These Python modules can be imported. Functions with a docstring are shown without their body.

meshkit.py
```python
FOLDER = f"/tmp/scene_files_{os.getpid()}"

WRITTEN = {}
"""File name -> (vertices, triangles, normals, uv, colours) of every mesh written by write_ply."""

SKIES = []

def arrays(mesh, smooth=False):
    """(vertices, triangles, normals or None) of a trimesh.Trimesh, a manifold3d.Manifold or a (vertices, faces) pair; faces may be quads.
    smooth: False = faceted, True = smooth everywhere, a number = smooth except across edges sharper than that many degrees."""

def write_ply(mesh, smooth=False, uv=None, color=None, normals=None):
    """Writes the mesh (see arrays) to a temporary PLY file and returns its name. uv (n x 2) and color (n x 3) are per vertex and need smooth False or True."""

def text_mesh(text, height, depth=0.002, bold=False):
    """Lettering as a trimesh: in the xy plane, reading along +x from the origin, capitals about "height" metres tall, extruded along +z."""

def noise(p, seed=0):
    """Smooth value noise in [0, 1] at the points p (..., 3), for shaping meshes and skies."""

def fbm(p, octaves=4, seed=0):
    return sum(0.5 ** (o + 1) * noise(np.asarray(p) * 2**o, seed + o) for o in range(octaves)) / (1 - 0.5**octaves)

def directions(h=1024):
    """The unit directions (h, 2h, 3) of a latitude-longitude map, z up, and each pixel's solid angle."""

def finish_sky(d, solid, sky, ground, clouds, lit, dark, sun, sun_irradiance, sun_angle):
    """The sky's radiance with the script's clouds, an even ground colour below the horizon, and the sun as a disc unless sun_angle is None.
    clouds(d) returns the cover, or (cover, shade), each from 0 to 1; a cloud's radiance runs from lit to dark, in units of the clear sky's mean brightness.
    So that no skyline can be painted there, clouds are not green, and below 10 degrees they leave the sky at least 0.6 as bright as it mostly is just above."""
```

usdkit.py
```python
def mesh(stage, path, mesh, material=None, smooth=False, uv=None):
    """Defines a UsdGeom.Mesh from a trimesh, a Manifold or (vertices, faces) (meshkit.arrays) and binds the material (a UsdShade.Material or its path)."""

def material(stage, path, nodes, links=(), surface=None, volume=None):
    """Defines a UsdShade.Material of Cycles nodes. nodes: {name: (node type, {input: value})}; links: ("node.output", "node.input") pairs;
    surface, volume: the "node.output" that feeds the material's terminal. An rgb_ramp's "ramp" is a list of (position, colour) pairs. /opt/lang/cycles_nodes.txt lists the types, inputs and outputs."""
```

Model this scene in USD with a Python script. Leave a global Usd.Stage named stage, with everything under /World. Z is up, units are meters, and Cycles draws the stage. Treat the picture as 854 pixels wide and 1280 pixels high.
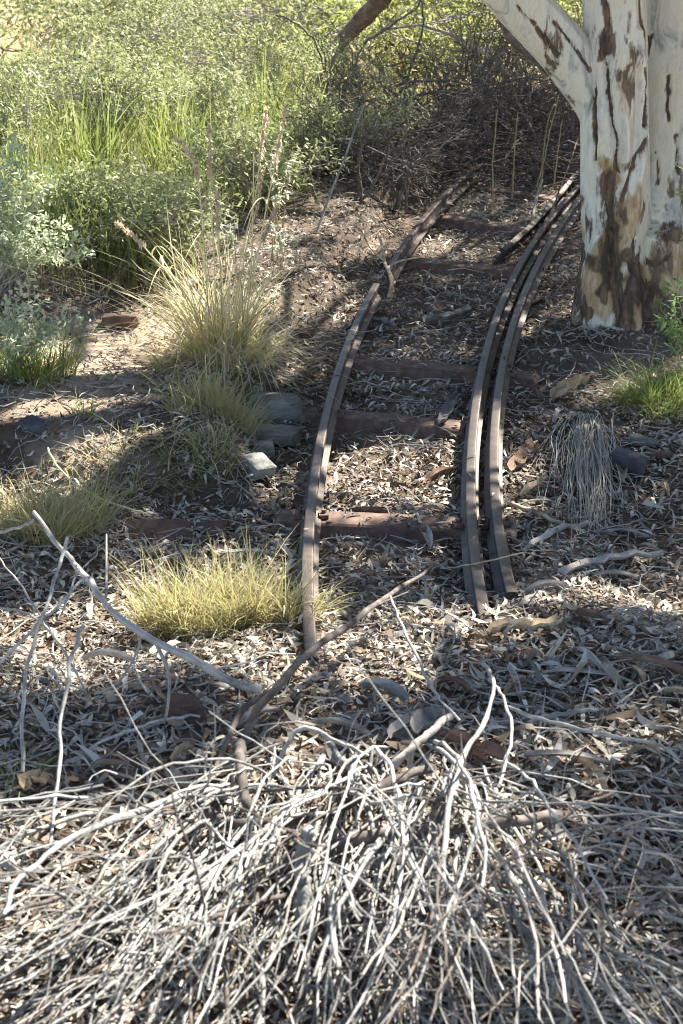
import math
import numpy as np
import trimesh
import usdkit
import meshkit
from pxr import Usd, UsdGeom, UsdLux, UsdShade, Gf, Sdf, Vt

stage = Usd.Stage.CreateInMemory()
UsdGeom.SetStageUpAxis(stage, UsdGeom.Tokens.z)
UsdGeom.SetStageMetersPerUnit(stage, 1.0)
UsdGeom.Xform.Define(stage, '/World')
UsdGeom.Scope.Define(stage, '/World/Looks')

# ------------------------------------------------------------------ camera, sky, sun, exposure
EYE = np.array([0.0, 0.0, 1.65])
PITCH = math.radians(18.0)
EXPOSURE = 2.2
SUN_DIR = np.array([0.47, 0.47, 0.75]); SUN_DIR /= np.linalg.norm(SUN_DIR)
FWD = np.array([0, math.cos(PITCH), -math.sin(PITCH)])
UPV = np.array([0, math.sin(PITCH), math.cos(PITCH)])
cam = UsdGeom.Camera.Define(stage, '/World/camera')
cam.AddTransformOp().Set(Gf.Matrix4d(1, 0, 0, 0, *UPV, 0, *(-FWD), 0, *EYE, 1))
cam.CreateFocalLengthAttr(50.0)
cam.CreateHorizontalApertureAttr(24.0)
cam.CreateVerticalApertureAttr(36.0)
cam.CreateClippingRangeAttr(Gf.Vec2f(0.05, 2000))
cam.CreateFStopAttr(7.1)
cam.CreateFocusDistanceAttr(5.4)
cam.CreateExposureAttr(EXPOSURE)

elev = math.asin(SUN_DIR[2]); rot = math.atan2(SUN_DIR[0], SUN_DIR[1])
usdkit.material(stage, '/World/Looks/sky_look', {
    'sky': ('sky_texture', {'sky_type': 'single_scattering', 'sun_disc': False, 'sun_elevation': elev, 'sun_rotation': rot}),
    'bg': ('background_shader', {'strength': 0.052})}, [('sky.color', 'bg.color')], surface='bg.background')
sky = UsdLux.DomeLight.Define(stage, '/World/sky')
UsdShade.MaterialBindingAPI.Apply(sky.GetPrim()).Bind(UsdShade.Material.Get(stage, '/World/Looks/sky_look'))
sky.GetPrim().SetCustomDataByKey('kind', 'structure')
sun = UsdLux.DistantLight.Define(stage, '/World/sun')
sun.CreateIntensityAttr(1.25); sun.CreateAngleAttr(0.53); sun.CreateColorAttr(Gf.Vec3f(1.0, 0.945, 0.85))
sun.GetPrim().CreateAttribute('inputs:normalize', Sdf.ValueTypeNames.Bool).Set(True)
_z = SUN_DIR; _x = np.cross([0, 0, 1.0], _z); _x /= np.linalg.norm(_x); _y = np.cross(_z, _x)
sun.AddTransformOp().Set(Gf.Matrix4d(*_x, 0, *_y, 0, *_z, 0, 0, 0, 10, 1))

rng = np.random.default_rng(7)
FPX = 854 * 50 / 24.0

# ------------------------------------------------------------------ prim helpers
used = {}
def numbered(path):
    k = used.get(path, 0); used[path] = k + 1
    return path if k == 0 else f'{path}_{k:03d}'

def tags(p, label=None, category=None, group=None, kind=None):
    for k, v in (('label', label), ('category', category), ('group', group), ('kind', kind)):
        if v: p.SetCustomDataByKey(k, v)

def thing(name, label, category, loc, group=None):
    x = UsdGeom.Xform.Define(stage, numbered('/World/' + name))
    x.AddTranslateOp().Set(Gf.Vec3d(*map(float, loc)))
    tags(x.GetPrim(), label, category, group)
    x.loc = np.array(loc, float)
    return x

locs = {}
def put(name, mesh, mat, parent=None, smooth=False, uv=None, attrs=None, label=None, category=None, group=None, kind=None, rnd_of=None):
    """one Mesh prim; world-space vertices are moved into the parent's space"""
    v, f = (np.asarray(mesh[0], float), np.asarray(mesh[1])) if isinstance(mesh, tuple) else (np.array(mesh.vertices), np.array(mesh.faces))
    path, off = '/World', np.zeros(3)
    if parent is not None:
        path = str(parent.GetPath()); off = locs.get(path, getattr(parent, 'loc', off))
    path = numbered(path + '/' + name)
    if smooth not in (True, False):
        tm = trimesh.graph.smooth_shade(trimesh.Trimesh(v, f, process=False), angle=np.radians(smooth), facet_minarea=None)
        v, f, smooth = np.array(tm.vertices), np.array(tm.faces), True
    m = usdkit.mesh(stage, path, (v - off, f), MAT[mat], smooth=smooth, uv=uv)
    if mat in FOLIAGE:
        rnd = island_random(len(v), f) if rnd_of is None else rnd_of
        attrs = {**(attrs or {}), 'rnd': rnd}
    locs[path] = off
    for k, a in (attrs or {}).items():
        UsdGeom.PrimvarsAPI(m).CreatePrimvar(k, Sdf.ValueTypeNames.FloatArray, 'vertex').Set(Vt.FloatArray.FromNumpy(np.asarray(a, np.float32)))
    tags(m.GetPrim(), label, category, group, kind)
    return m

# ------------------------------------------------------------------ geometry helpers
def join(parts):
    vs, fs, n = [], [], 0
    for v, f in parts:
        vs.append(v); fs.append(np.asarray(f) + n); n += len(v)
    return np.vstack(vs), np.vstack(fs)

def spline(pts, n):
    """smooth resampling of a polyline"""
    from scipy.interpolate import PchipInterpolator
    p = np.asarray(pts, float)
    d = np.r_[0, np.cumsum(np.linalg.norm(np.diff(p, axis=0), axis=1) + 1e-9)]
    return PchipInterpolator(d, p)(np.linspace(0, d[-1], n))

def tube(pts, radii, sides=6):
    p = np.asarray(pts, float); n = len(p)
    r = np.broadcast_to(np.asarray(radii, float), (n,))
    t = np.gradient(p, axis=0); t /= np.linalg.norm(t, axis=1, keepdims=True) + 1e-12
    a = np.cross(t[0], [0.3, 0.2, 0.93]) if abs(t[0][2]) < 0.9 else np.cross(t[0], [1.0, 0.1, 0])
    A = np.empty_like(p); 
    for i in range(n):
        a = a - t[i] * np.dot(a, t[i]); a = a / (np.linalg.norm(a) + 1e-12); A[i] = a
    B = np.cross(t, A)
    ang = np.arange(sides) * 2 * np.pi / sides
    v = p[:, None] + r[:, None, None] * (np.cos(ang)[None, :, None] * A[:, None] + np.sin(ang)[None, :, None] * B[:, None])
    v = v.reshape(-1, 3)
    i, j = np.meshgrid(np.arange(n - 1), np.arange(sides), indexing='ij')
    a0, a1 = i * sides + j, i * sides + (j + 1) % sides
    q = np.stack([a0, a1, a1 + sides, a0 + sides], -1).reshape(-1, 4)
    f = np.vstack([q[:, [0, 1, 2]], q[:, [0, 2, 3]]])
    cap0 = [[0, k + 1, k] for k in range(1, sides - 1)]
    e = (n - 1) * sides
    cap1 = [[e, e + k, e + k + 1] for k in range(1, sides - 1)]
    return v, np.vstack([f, cap0, cap1])

def crook(p0, p1, n, amp, rg, arc=0.0, arcdir=(0, 0, 1)):
    """a crooked line between two points"""
    p0, p1 = np.asarray(p0, float), np.asarray(p1, float)
    t = np.linspace(0, 1, n)[:, None]
    L = np.linalg.norm(p1 - p0)
    w = np.cumsum(rg.normal(0, 1, (n, 3)), axis=0); w -= w[0]; w -= t * w[-1]
    w *= amp * L / math.sqrt(n)
    return p0 + (p1 - p0) * t + w + np.asarray(arcdir) * (arc * L * 4 * t * (1 - t))

def unit(v):
    return v / (np.linalg.norm(v, axis=-1, keepdims=True) + 1e-12)

def leaf_batch(pos, length, width, yaw, pitch, roll, curl, bend, st=5):
    """many flat leaves: each a strip with pointed ends, curled along its length. Returns (v, f), islands of 2*st-2 vertices"""
    N = len(pos); t = np.linspace(0, 1, st)
    one = lambda a: np.broadcast_to(np.asarray(a, float), (N,))
    length, width, yaw, pitch, roll, curl, bend = map(one, (length, width, yaw, pitch, roll, curl, bend))
    s = t[None, :] - 0.5
    x = length[:, None] * s
    z = length[:, None] * curl[:, None] * (s ** 2 - 0.08)
    y = length[:, None] * bend[:, None] * (s ** 2 - 0.08)
    w = width[:, None] * np.sin(np.pi * np.clip(t, 0.02, 0.98) ** 0.85)[None, :] * 0.5
    idx = [(0, 0)] + [(k, sgn) for k in range(1, st - 1) for sgn in (-1, 1)] + [(st - 1, 0)]
    V = np.stack([np.stack([x[:, k], y[:, k] + sg * w[:, k], z[:, k] + (0.25 * w[:, k] if sg else 0)], -1) for k, sg in idx], 1)
    cr, sr, cp, sp, cy, sy = np.cos(roll), np.sin(roll), np.cos(pitch), np.sin(pitch), np.cos(yaw), np.sin(yaw)
    X, Y, Z = V[..., 0], V[..., 1], V[..., 2]
    Y, Z = Y * cr[:, None] - Z * sr[:, None], Y * sr[:, None] + Z * cr[:, None]
    X, Z = X * cp[:, None] + Z * sp[:, None], -X * sp[:, None] + Z * cp[:, None]
    X, Y = X * cy[:, None] - Y * sy[:, None], X * sy[:, None] + Y * cy[:, None]
    V = np.stack([X, Y, Z], -1) + np.asarray(pos)[:, None]
    m = V.shape[1]
    f = [[0, 1, 2]]
    for k in range(st - 3):
        a = 1 + 2 * k
        f += [[a, a + 2, a + 3], [a, a + 3, a + 1]]
    f += [[m - 3, m - 1, m - 2]]
    F = (np.array(f)[None] + (np.arange(N) * m)[:, None, None]).reshape(-1, 3)
    return V.reshape(-1, 3), F

def blade_batch(base, height, reach, yaw, width, droop, seg=5, twist=0.0, curl=.16):
    """many grass blades rising from base points, leaning along yaw. Returns (v, f, uv)"""
    N = len(base)
    one = lambda a: np.broadcast_to(np.asarray(a, float), (N,))
    height, reach, yaw, width, droop, twist = map(one, (height, reach, yaw, width, droop, twist))
    t = np.linspace(0, 1, seg + 1)[None, :]
    h = height[:, None] * (t - droop[:, None] * t ** 2.4)
    r = reach[:, None] * t ** 1.5
    dx, dy = np.cos(yaw)[:, None], np.sin(yaw)[:, None]
    c = np.stack([base[:, 0:1] + dx * r, base[:, 1:2] + dy * r, base[:, 2:3] + h], -1)
    cu = rng.normal(0, curl, N)[:, None] * (height + reach)[:, None] * t ** 2
    c[..., 0] -= dy * cu; c[..., 1] += dx * cu
    sx, sy = np.cos(yaw + np.pi / 2 + twist)[:, None], np.sin(yaw + np.pi / 2 + twist)[:, None]
    w = width[:, None] * 0.5 * (1 - t ** 1.8 * 0.95)
    side = np.stack([sx * w, sy * w, 0 * w], -1)
    V = np.stack([c - side, c + side], 2).reshape(N, -1, 3)
    f = []
    for k in range(seg):
        a = 2 * k
        f += [[a, a + 1, a + 3], [a, a + 3, a + 2]]
    m = 2 * (seg + 1)
    F = (np.array(f)[None] + (np.arange(N) * m)[:, None, None]).reshape(-1, 3)
    uv = np.stack([np.tile(np.tile([0.0, 1.0], seg + 1), N), np.tile(np.repeat(t[0], 2), N)], -1)
    return V.reshape(-1, 3), F, uv

def sstep(a, b, x):
    t = np.clip((x - a) / (b - a), 0, 1)
    return t * t * (3 - 2 * t)

# ------------------------------------------------------------------ materials
MAT = {}
FOLIAGE = set()
_isl = np.random.default_rng(99)
def island_random(nv, f):
    """one random number per loose piece of a mesh, for its vertices"""
    from scipy.sparse import coo_matrix
    from scipy.sparse.csgraph import connected_components
    g = coo_matrix((np.ones(2 * len(f), np.int8), (np.r_[f[:, 0], f[:, 1]], np.r_[f[:, 1], f[:, 2]])), shape=(nv, nv))
    k, lab = connected_components(g, directed=False)
    return _isl.random(k)[lab]

def mat(name, nodes, links, surface):
    MAT[name] = usdkit.material(stage, '/World/Looks/' + name, nodes, links, surface=surface)

def foliage(name, stops, trans=0.35, tip=None, rough=0.55, spec=0.3):
    """leaf or blade colour by island; tip: a ramp along the blade mixed in towards its end"""
    FOLIAGE.add(name)
    n = {'geo': ('attribute', {'attribute': 'rnd'}), 'rmp': ('rgb_ramp', {'ramp': stops}),
         'p': ('principled_bsdf', {'roughness': rough, 'specular_ior_level': spec}), 'tr': ('translucent_bsdf', {}), 'mx': ('mix_closure', {'fac': trans})}
    l = [('geo.fac', 'rmp.fac'), ('p.BSDF', 'mx.closure1'), ('tr.BSDF', 'mx.closure2')]
    col = 'rmp.color'
    if tip:
        n |= {'uv': ('uvmap', {'attribute': 'st'}), 'xyz': ('separate_xyz', {}), 'rmp2': ('rgb_ramp', {'ramp': tip[1]}), 'mr': ('map_range', {'from_min': tip[0][0], 'from_max': tip[0][1], 'clamp': True}), 'mxc': ('mix', {})}
        l += [('uv.UV', 'xyz.vector'), ('xyz.y', 'mr.value'), ('mr.result', 'mxc.fac'), ('rmp.color', 'mxc.color1'), ('geo.fac', 'rmp2.fac'), ('rmp2.color', 'mxc.color2')]
        col = 'mxc.color'
    mat(name, n, l + [(col, 'p.base_color'), (col, 'tr.color')], 'mx.closure')

def rough_surface(name, stops, scale, rough=0.9, bump=0.4, detail=8, stretch=(1, 1, 1), bscale=None, spec=0.25, isl=0.0, metallic=0.0, dist=0.01):
    """noise-coloured matte surface with relief"""
    FOLIAGE.add(name)
    n = {'geo': ('attribute', {'attribute': 'rnd'}), 'tc': ('texture_coordinate', {}), 'map': ('mapping', {'scale': stretch}), 'nz': ('noise_texture', {'scale': scale, 'detail': detail, 'roughness': 0.62}),
         'rmp': ('rgb_ramp', {'ramp': stops}), 'n2': ('noise_texture', {'scale': bscale or scale * 4, 'detail': 6, 'roughness': 0.65}),
         'bp': ('bump', {'strength': bump, 'distance': dist}), 'p': ('principled_bsdf', {'roughness': rough, 'specular_ior_level': spec, 'metallic': metallic}),
         'mr': ('map_range', {'from_min': 0.0, 'from_max': 1.0, 'to_min': 1 - isl, 'to_max': 1 + isl}), 'hs': ('hsv', {})}
    l = [('tc.object', 'map.vector'), ('map.vector', 'nz.vector'), ('map.vector', 'n2.vector'), ('nz.fac', 'rmp.fac'), ('n2.fac', 'bp.height'), ('bp.normal', 'p.normal'),
         ('geo.fac', 'mr.value'), ('mr.result', 'hs.value'), ('rmp.color', 'hs.color'), ('hs.color', 'p.base_color')]
    mat(name, n, l, 'p.BSDF')

# ground: reddish-brown soil, paler and dustier in patches, straw-coloured on the far field
mat('soil', {
    'geo': ('geometry', {}), 'nz': ('noise_texture', {'scale': 3.0, 'detail': 10, 'roughness': 0.65}), 'rmp': ('rgb_ramp', {'ramp': [(0.3, (0.07, 0.05, 0.036)), (0.5, (0.13, 0.096, 0.07)), (0.68, (0.22, 0.17, 0.128))]}),
    'n2': ('noise_texture', {'scale': 90.0, 'detail': 6, 'roughness': 0.7}), 'bp': ('bump', {'strength': 0.7, 'distance': 0.02}),
    'at': ('attribute', {'attribute': 'bare'}), 'rb': ('rgb_ramp', {'ramp': [(0.3, (0.24, 0.18, 0.13)), (0.7, (0.46, 0.37, 0.28))]}), 'm1': ('mix', {}),
    'xyz': ('separate_xyz', {}), 'far': ('map_range', {'from_min': 13.0, 'from_max': 17.0, 'clamp': True}), 'rf': ('rgb_ramp', {'ramp': [(0.3, (0.30, 0.23, 0.13)), (0.7, (0.5, 0.41, 0.25))]}), 'm2': ('mix', {}),
    'p': ('principled_bsdf', {'roughness': 0.95, 'specular_ior_level': 0.15})},
    [('geo.position', 'nz.vector'), ('geo.position', 'n2.vector'), ('nz.fac', 'rmp.fac'), ('nz.fac', 'rb.fac'), ('nz.fac', 'rf.fac'), ('at.fac', 'm1.fac'), ('rmp.color', 'm1.color1'), ('rb.color', 'm1.color2'),
     ('geo.position', 'xyz.vector'), ('xyz.y', 'far.value'), ('far.result', 'm2.fac'), ('m1.color', 'm2.color1'), ('rf.color', 'm2.color2'), ('m2.color', 'p.base_color'), ('n2.fac', 'bp.height'), ('bp.normal', 'p.normal')], 'p.BSDF')

# rusty rail: the running surface is worn to grey-brown steel (true_normal up), the rest is purple-brown rust
mat('rail_steel', {
    'geo': ('geometry', {}), 'sp': ('separate_xyz', {}), 'up': ('map_range', {'from_min': 0.80, 'from_max': 0.97, 'clamp': True}),
    'nz': ('noise_texture', {'scale': 14.0, 'detail': 10, 'roughness': 0.7}), 'rust': ('rgb_ramp', {'ramp': [(0.3, (0.030, 0.020, 0.018)), (0.5, (0.055, 0.035, 0.029)), (0.72, (0.11, 0.066, 0.048))]}),
    'worn': ('rgb_ramp', {'ramp': [(0.3, (0.042, 0.031, 0.024)), (0.55, (0.085, 0.065, 0.051)), (0.75, (0.15, 0.118, 0.094))]}), 'mx': ('mix', {}),
    'n2': ('noise_texture', {'scale': 160.0, 'detail': 5}), 'bp': ('bump', {'strength': 0.35, 'distance': 0.003}), 'ro': ('map_range', {'to_min': 0.75, 'to_max': 0.42}),
    'p': ('principled_bsdf', {'specular_ior_level': 0.5, 'metallic': 0.35})},
    [('geo.normal', 'sp.vector'), ('sp.z', 'up.value'), ('geo.position', 'nz.vector'), ('geo.position', 'n2.vector'), ('nz.fac', 'rust.fac'), ('nz.fac', 'worn.fac'), ('up.result', 'mx.fac'), ('rust.color', 'mx.color1'), ('worn.color', 'mx.color2'),
     ('mx.color', 'p.base_color'), ('up.result', 'ro.value'), ('ro.result', 'p.roughness'), ('n2.fac', 'bp.height'), ('bp.normal', 'p.normal')], 'p.BSDF')
rough_surface('sleeper_rust', [(0.28, (0.045, 0.03, 0.025)), (0.45, (0.10, 0.063, 0.047)), (0.58, (0.15, 0.095, 0.068)), (0.75, (0.26, 0.19, 0.145))], 18, rough=0.8, bump=0.3, spec=0.35, bscale=140, dist=0.003)
rough_surface('grey_stone', [(0.3, (0.06, 0.057, 0.05)), (0.5, (0.125, 0.12, 0.105)), (0.7, (0.25, 0.235, 0.2))], 9, bump=0.6, bscale=45, stretch=(1, 1, 2.2))
rough_surface('pale_stone', [(0.3, (0.16, 0.16, 0.135)), (0.6, (0.28, 0.28, 0.24)), (0.75, (0.4, 0.385, 0.33))], 8, bump=0.5, bscale=50)
rough_surface('dark_stone', [(0.3, (0.028, 0.030, 0.036)), (0.6, (0.06, 0.06, 0.068)), (0.75, (0.11, 0.11, 0.115))], 10, rough=0.7, bump=0.5, bscale=50)
rough_surface('red_stone', [(0.3, (0.055, 0.033, 0.026)), (0.55, (0.10, 0.062, 0.047)), (0.75, (0.18, 0.115, 0.085))], 8, bump=0.6, bscale=50)
rough_surface('grey_branch', [(0.3, (0.11, 0.11, 0.104)), (0.5, (0.21, 0.21, 0.20)), (0.72, (0.34, 0.34, 0.325))], 30, bump=0.8, bscale=160, isl=0.42, dist=0.004)
rough_surface('pale_branch', [(0.3, (0.18, 0.175, 0.16)), (0.5, (0.33, 0.325, 0.305)), (0.72, (0.48, 0.47, 0.45))], 30, bump=0.8, bscale=160, isl=0.25, dist=0.003)
rough_surface('dark_branch', [(0.3, (0.055, 0.042, 0.036)), (0.5, (0.10, 0.082, 0.07)), (0.72, (0.19, 0.165, 0.145))], 24, bump=0.6, bscale=110, isl=0.2, dist=0.004)
rough_surface('tan_stem', [(0.3, (0.20, 0.15, 0.08)), (0.6, (0.34, 0.27, 0.15)), (0.75, (0.44, 0.36, 0.23))], 20, bump=0.3, isl=0.2, dist=0.003)
rough_surface('bark_grey', [(0.3, (0.16, 0.145, 0.13)), (0.5, (0.30, 0.275, 0.245)), (0.72, (0.44, 0.41, 0.36))], 20, bump=0.5, bscale=110, isl=0.25, dist=0.003)
rough_surface('bark_dim', [(0.3, (0.09, 0.085, 0.078)), (0.5, (0.16, 0.15, 0.14)), (0.72, (0.25, 0.235, 0.215))], 20, bump=0.5, bscale=110, isl=0.25, dist=0.003)
rough_surface('bark_tan', [(0.3, (0.22, 0.15, 0.09)), (0.5, (0.38, 0.29, 0.19)), (0.72, (0.58, 0.5, 0.38))], 20, bump=0.5, bscale=110, isl=0.25, dist=0.003)
rough_surface('bark_brown', [(0.3, (0.09, 0.055, 0.04)), (0.5, (0.16, 0.10, 0.07)), (0.72, (0.27, 0.19, 0.14))], 20, bump=0.5, bscale=110, isl=0.25, dist=0.003)
rough_surface('lichen_pale', [(0.3, (0.40, 0.39, 0.35)), (0.7, (0.62, 0.61, 0.57))], 20, bump=0.5)

LITTER = [(0.0, (0.08, 0.055, 0.036)), (0.14, (0.19, 0.13, 0.08)), (0.3, (0.14, 0.125, 0.10)), (0.45, (0.29, 0.26, 0.205)), (0.70, (0.39, 0.35, 0.28)), (0.92, (0.49, 0.45, 0.37)), (1.0, (0.64, 0.6, 0.52))]
foliage('dry_leaf', LITTER, trans=0.12, rough=0.6)
foliage('dry_leaf_brown', [(0.0, (0.07, 0.045, 0.03)), (0.5, (0.17, 0.115, 0.075)), (1.0, (0.30, 0.23, 0.16))], trans=0.1, rough=0.7)
foliage('gum_leaf', [(0, (0.06, 0.10, 0.035)), (1, (0.12, 0.16, 0.06))], trans=0.3, rough=0.4)
foliage('straw_grey', [(0, (0.30, 0.27, 0.21)), (0.6, (0.46, 0.43, 0.35)), (1, (0.68, 0.65, 0.56))], trans=0.3)
foliage('straw', [(0, (0.45, 0.38, 0.21)), (0.5, (0.62, 0.54, 0.34)), (1, (0.74, 0.68, 0.48))], trans=0.35)
STRAWTIP = [(0, (0.40, 0.33, 0.14)), (0.5, (0.60, 0.52, 0.28)), (1, (0.74, 0.67, 0.45))]
foliage('tall_blade', [(0, (0.72, 0.61, 0.41)), (0.6, (0.78, 0.69, 0.47)), (0.8, (0.48, 0.47, 0.2)), (1, (0.28, 0.33, 0.10))], trans=0.5, tip=((0.15, 0.8), [(0, (0.84, 0.75, 0.56)), (0.6, (0.72, 0.64, 0.40)), (0.82, (0.40, 0.43, 0.15)), (1, (0.6, 0.52, 0.28))]))
foliage('tussock_blade', [(0, (0.36, 0.28, 0.15)), (0.5, (0.44, 0.37, 0.19)), (1, (0.33, 0.32, 0.13))], trans=0.4, tip=((0.1, 0.9), [(0, (0.58, 0.50, 0.31)), (0.5, (0.48, 0.43, 0.22)), (0.75, (0.37, 0.37, 0.15)), (1, (0.23, 0.28, 0.09))]))
foliage('green_blade', [(0, (0.35, 0.29, 0.13)), (0.4, (0.26, 0.27, 0.09)), (1, (0.14, 0.21, 0.05))], trans=0.45, tip=((0.05, 0.7), [(0, (0.12, 0.20, 0.04)), (0.6, (0.24, 0.34, 0.07)), (1, (0.42, 0.44, 0.16))]))
foliage('meadow_blade', [(0, (0.34, 0.27, 0.12)), (0.3, (0.20, 0.24, 0.06)), (1, (0.14, 0.22, 0.04))], trans=0.48, tip=((0.1, 0.8), [(0, (0.21, 0.275, 0.07)), (0.6, (0.32, 0.38, 0.11)), (0.85, (0.36, 0.42, 0.15)), (1, (0.48, 0.42, 0.22))]))
foliage('dead_straw', [(0, (0.18, 0.13, 0.08)), (0.6, (0.36, 0.29, 0.17)), (1, (0.52, 0.45, 0.28))], trans=0.3)
foliage('field_blade', [(0, (0.46, 0.36, 0.18)), (1, (0.68, 0.58, 0.36))], trans=0.4)
foliage('saltbush_leaf', [(0, (0.32, 0.38, 0.22)), (0.5, (0.45, 0.51, 0.33)), (1, (0.58, 0.62, 0.45))], trans=0.35)
foliage('blue_green_leaf', [(0, (0.17, 0.205, 0.08)), (0.5, (0.29, 0.325, 0.145)), (1, (0.46, 0.475, 0.26))], trans=0.35)
foliage('olive_leaf', [(0, (0.16, 0.20, 0.065)), (0.5, (0.30, 0.33, 0.12)), (1, (0.48, 0.47, 0.23))], trans=0.42)
foliage('yellow_green_leaf', [(0, (0.16, 0.20, 0.05)), (0.5, (0.30, 0.34, 0.09)), (1, (0.46, 0.45, 0.18))], trans=0.48)
foliage('weed_leaf', [(0, (0.12, 0.22, 0.06)), (0.6, (0.22, 0.34, 0.11)), (1, (0.34, 0.44, 0.2))], trans=0.4)
foliage('pale_leaf', [(0, (0.45, 0.5, 0.38)), (1, (0.66, 0.68, 0.56))], trans=0.35)

# gum bark: smooth white-cream bark, grey-blue weathered patches, dark brown streaks ('bark') and ochre stain ('ochre')
mat('gum_bark', {
    'geo': ('geometry', {}), 'mp': ('mapping', {'scale': (1.0, 1.0, 0.28)}), 'nz': ('noise_texture', {'scale': 11.0, 'detail': 12, 'roughness': 0.7, 'distortion': 0.8}), 'nb': ('noise_texture', {'scale': 26.0, 'detail': 10, 'roughness': 0.7}),
    'rc': ('rgb_ramp', {'ramp': [(0.30, (0.20, 0.185, 0.155)), (0.39, (0.36, 0.345, 0.30)), (0.44, (0.52, 0.49, 0.41)), (0.52, (0.63, 0.585, 0.47)), (0.57, (0.56, 0.50, 0.37)), (0.68, (0.72, 0.64, 0.48))]}),
    'bark': ('attribute', {'attribute': 'bark'}), 'ochre': ('attribute', {'attribute': 'ochre'}),
    'ab': ('math', {'math_type': 'multiply_add', 'value2': 1.5, 'value3': 0.0}), 'sb': ('math', {'math_type': 'add'}), 'mb': ('map_range', {'range_type': 'smoothstep', 'from_min': 1.04, 'from_max': 1.26, 'clamp': True}),
    'so': ('math', {'math_type': 'add'}), 'mo': ('map_range', {'range_type': 'smoothstep', 'from_min': 0.80, 'from_max': 1.1, 'clamp': True}),
    'ro': ('rgb_ramp', {'ramp': [(0.3, (0.17, 0.10, 0.05)), (0.5, (0.34, 0.235, 0.125)), (0.7, (0.56, 0.45, 0.28))]}), 'rb': ('rgb_ramp', {'ramp': [(0.35, (0.022, 0.015, 0.012)), (0.5, (0.065, 0.042, 0.029)), (0.65, (0.19, 0.115, 0.065))]}),
    'm1': ('mix', {}), 'm2': ('mix', {}), 'n3': ('noise_texture', {'scale': 60.0, 'detail': 6}), 'hb': ('math', {'math_type': 'multiply_add', 'value2': 1.6}), 'bp': ('bump', {'strength': 0.5, 'distance': 0.006}),
    'p': ('principled_bsdf', {'roughness': 0.72, 'specular_ior_level': 0.3})},
    [('geo.position', 'mp.vector'), ('mp.vector', 'nz.vector'), ('mp.vector', 'nb.vector'), ('nz.fac', 'rc.fac'), ('nb.fac', 'rb.fac'), ('nb.fac', 'ro.fac'),
     ('nb.fac', 'ab.value1'), ('ab.value', 'sb.value1'), ('bark.fac', 'sb.value2'), ('sb.value', 'mb.value'), ('nz.fac', 'so.value1'), ('ochre.fac', 'so.value2'), ('so.value', 'mo.value'),
     ('mo.result', 'm1.fac'), ('rc.color', 'm1.color1'), ('ro.color', 'm1.color2'), ('mb.result', 'm2.fac'), ('m1.color', 'm2.color1'), ('rb.color', 'm2.color2'), ('m2.color', 'p.base_color'),
     ('mp.vector', 'n3.vector'), ('mb.result', 'hb.value1'), ('n3.fac', 'hb.value3'), ('hb.value', 'bp.height'), ('bp.normal', 'p.normal')], 'p.BSDF')

# ------------------------------------------------------------------ terrain
def softplus(x, w):
    return w * np.logaddexp(0, np.asarray(x, float) / w)

def base(y):
    return 0.12 * softplus(np.asarray(y, float) - 4.75, 0.25) - 0.108 * softplus(np.asarray(y, float) - 12.5, 0.6) + 0.075 * softplus(np.asarray(y, float) - 26, 4.0) * (np.asarray(y) > 5) 

def ray(px, py):
    d = FWD + (px - 427) / FPX * np.array([1.0, 0, 0]) + (640 - py) / FPX * UPV
    return d

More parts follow.
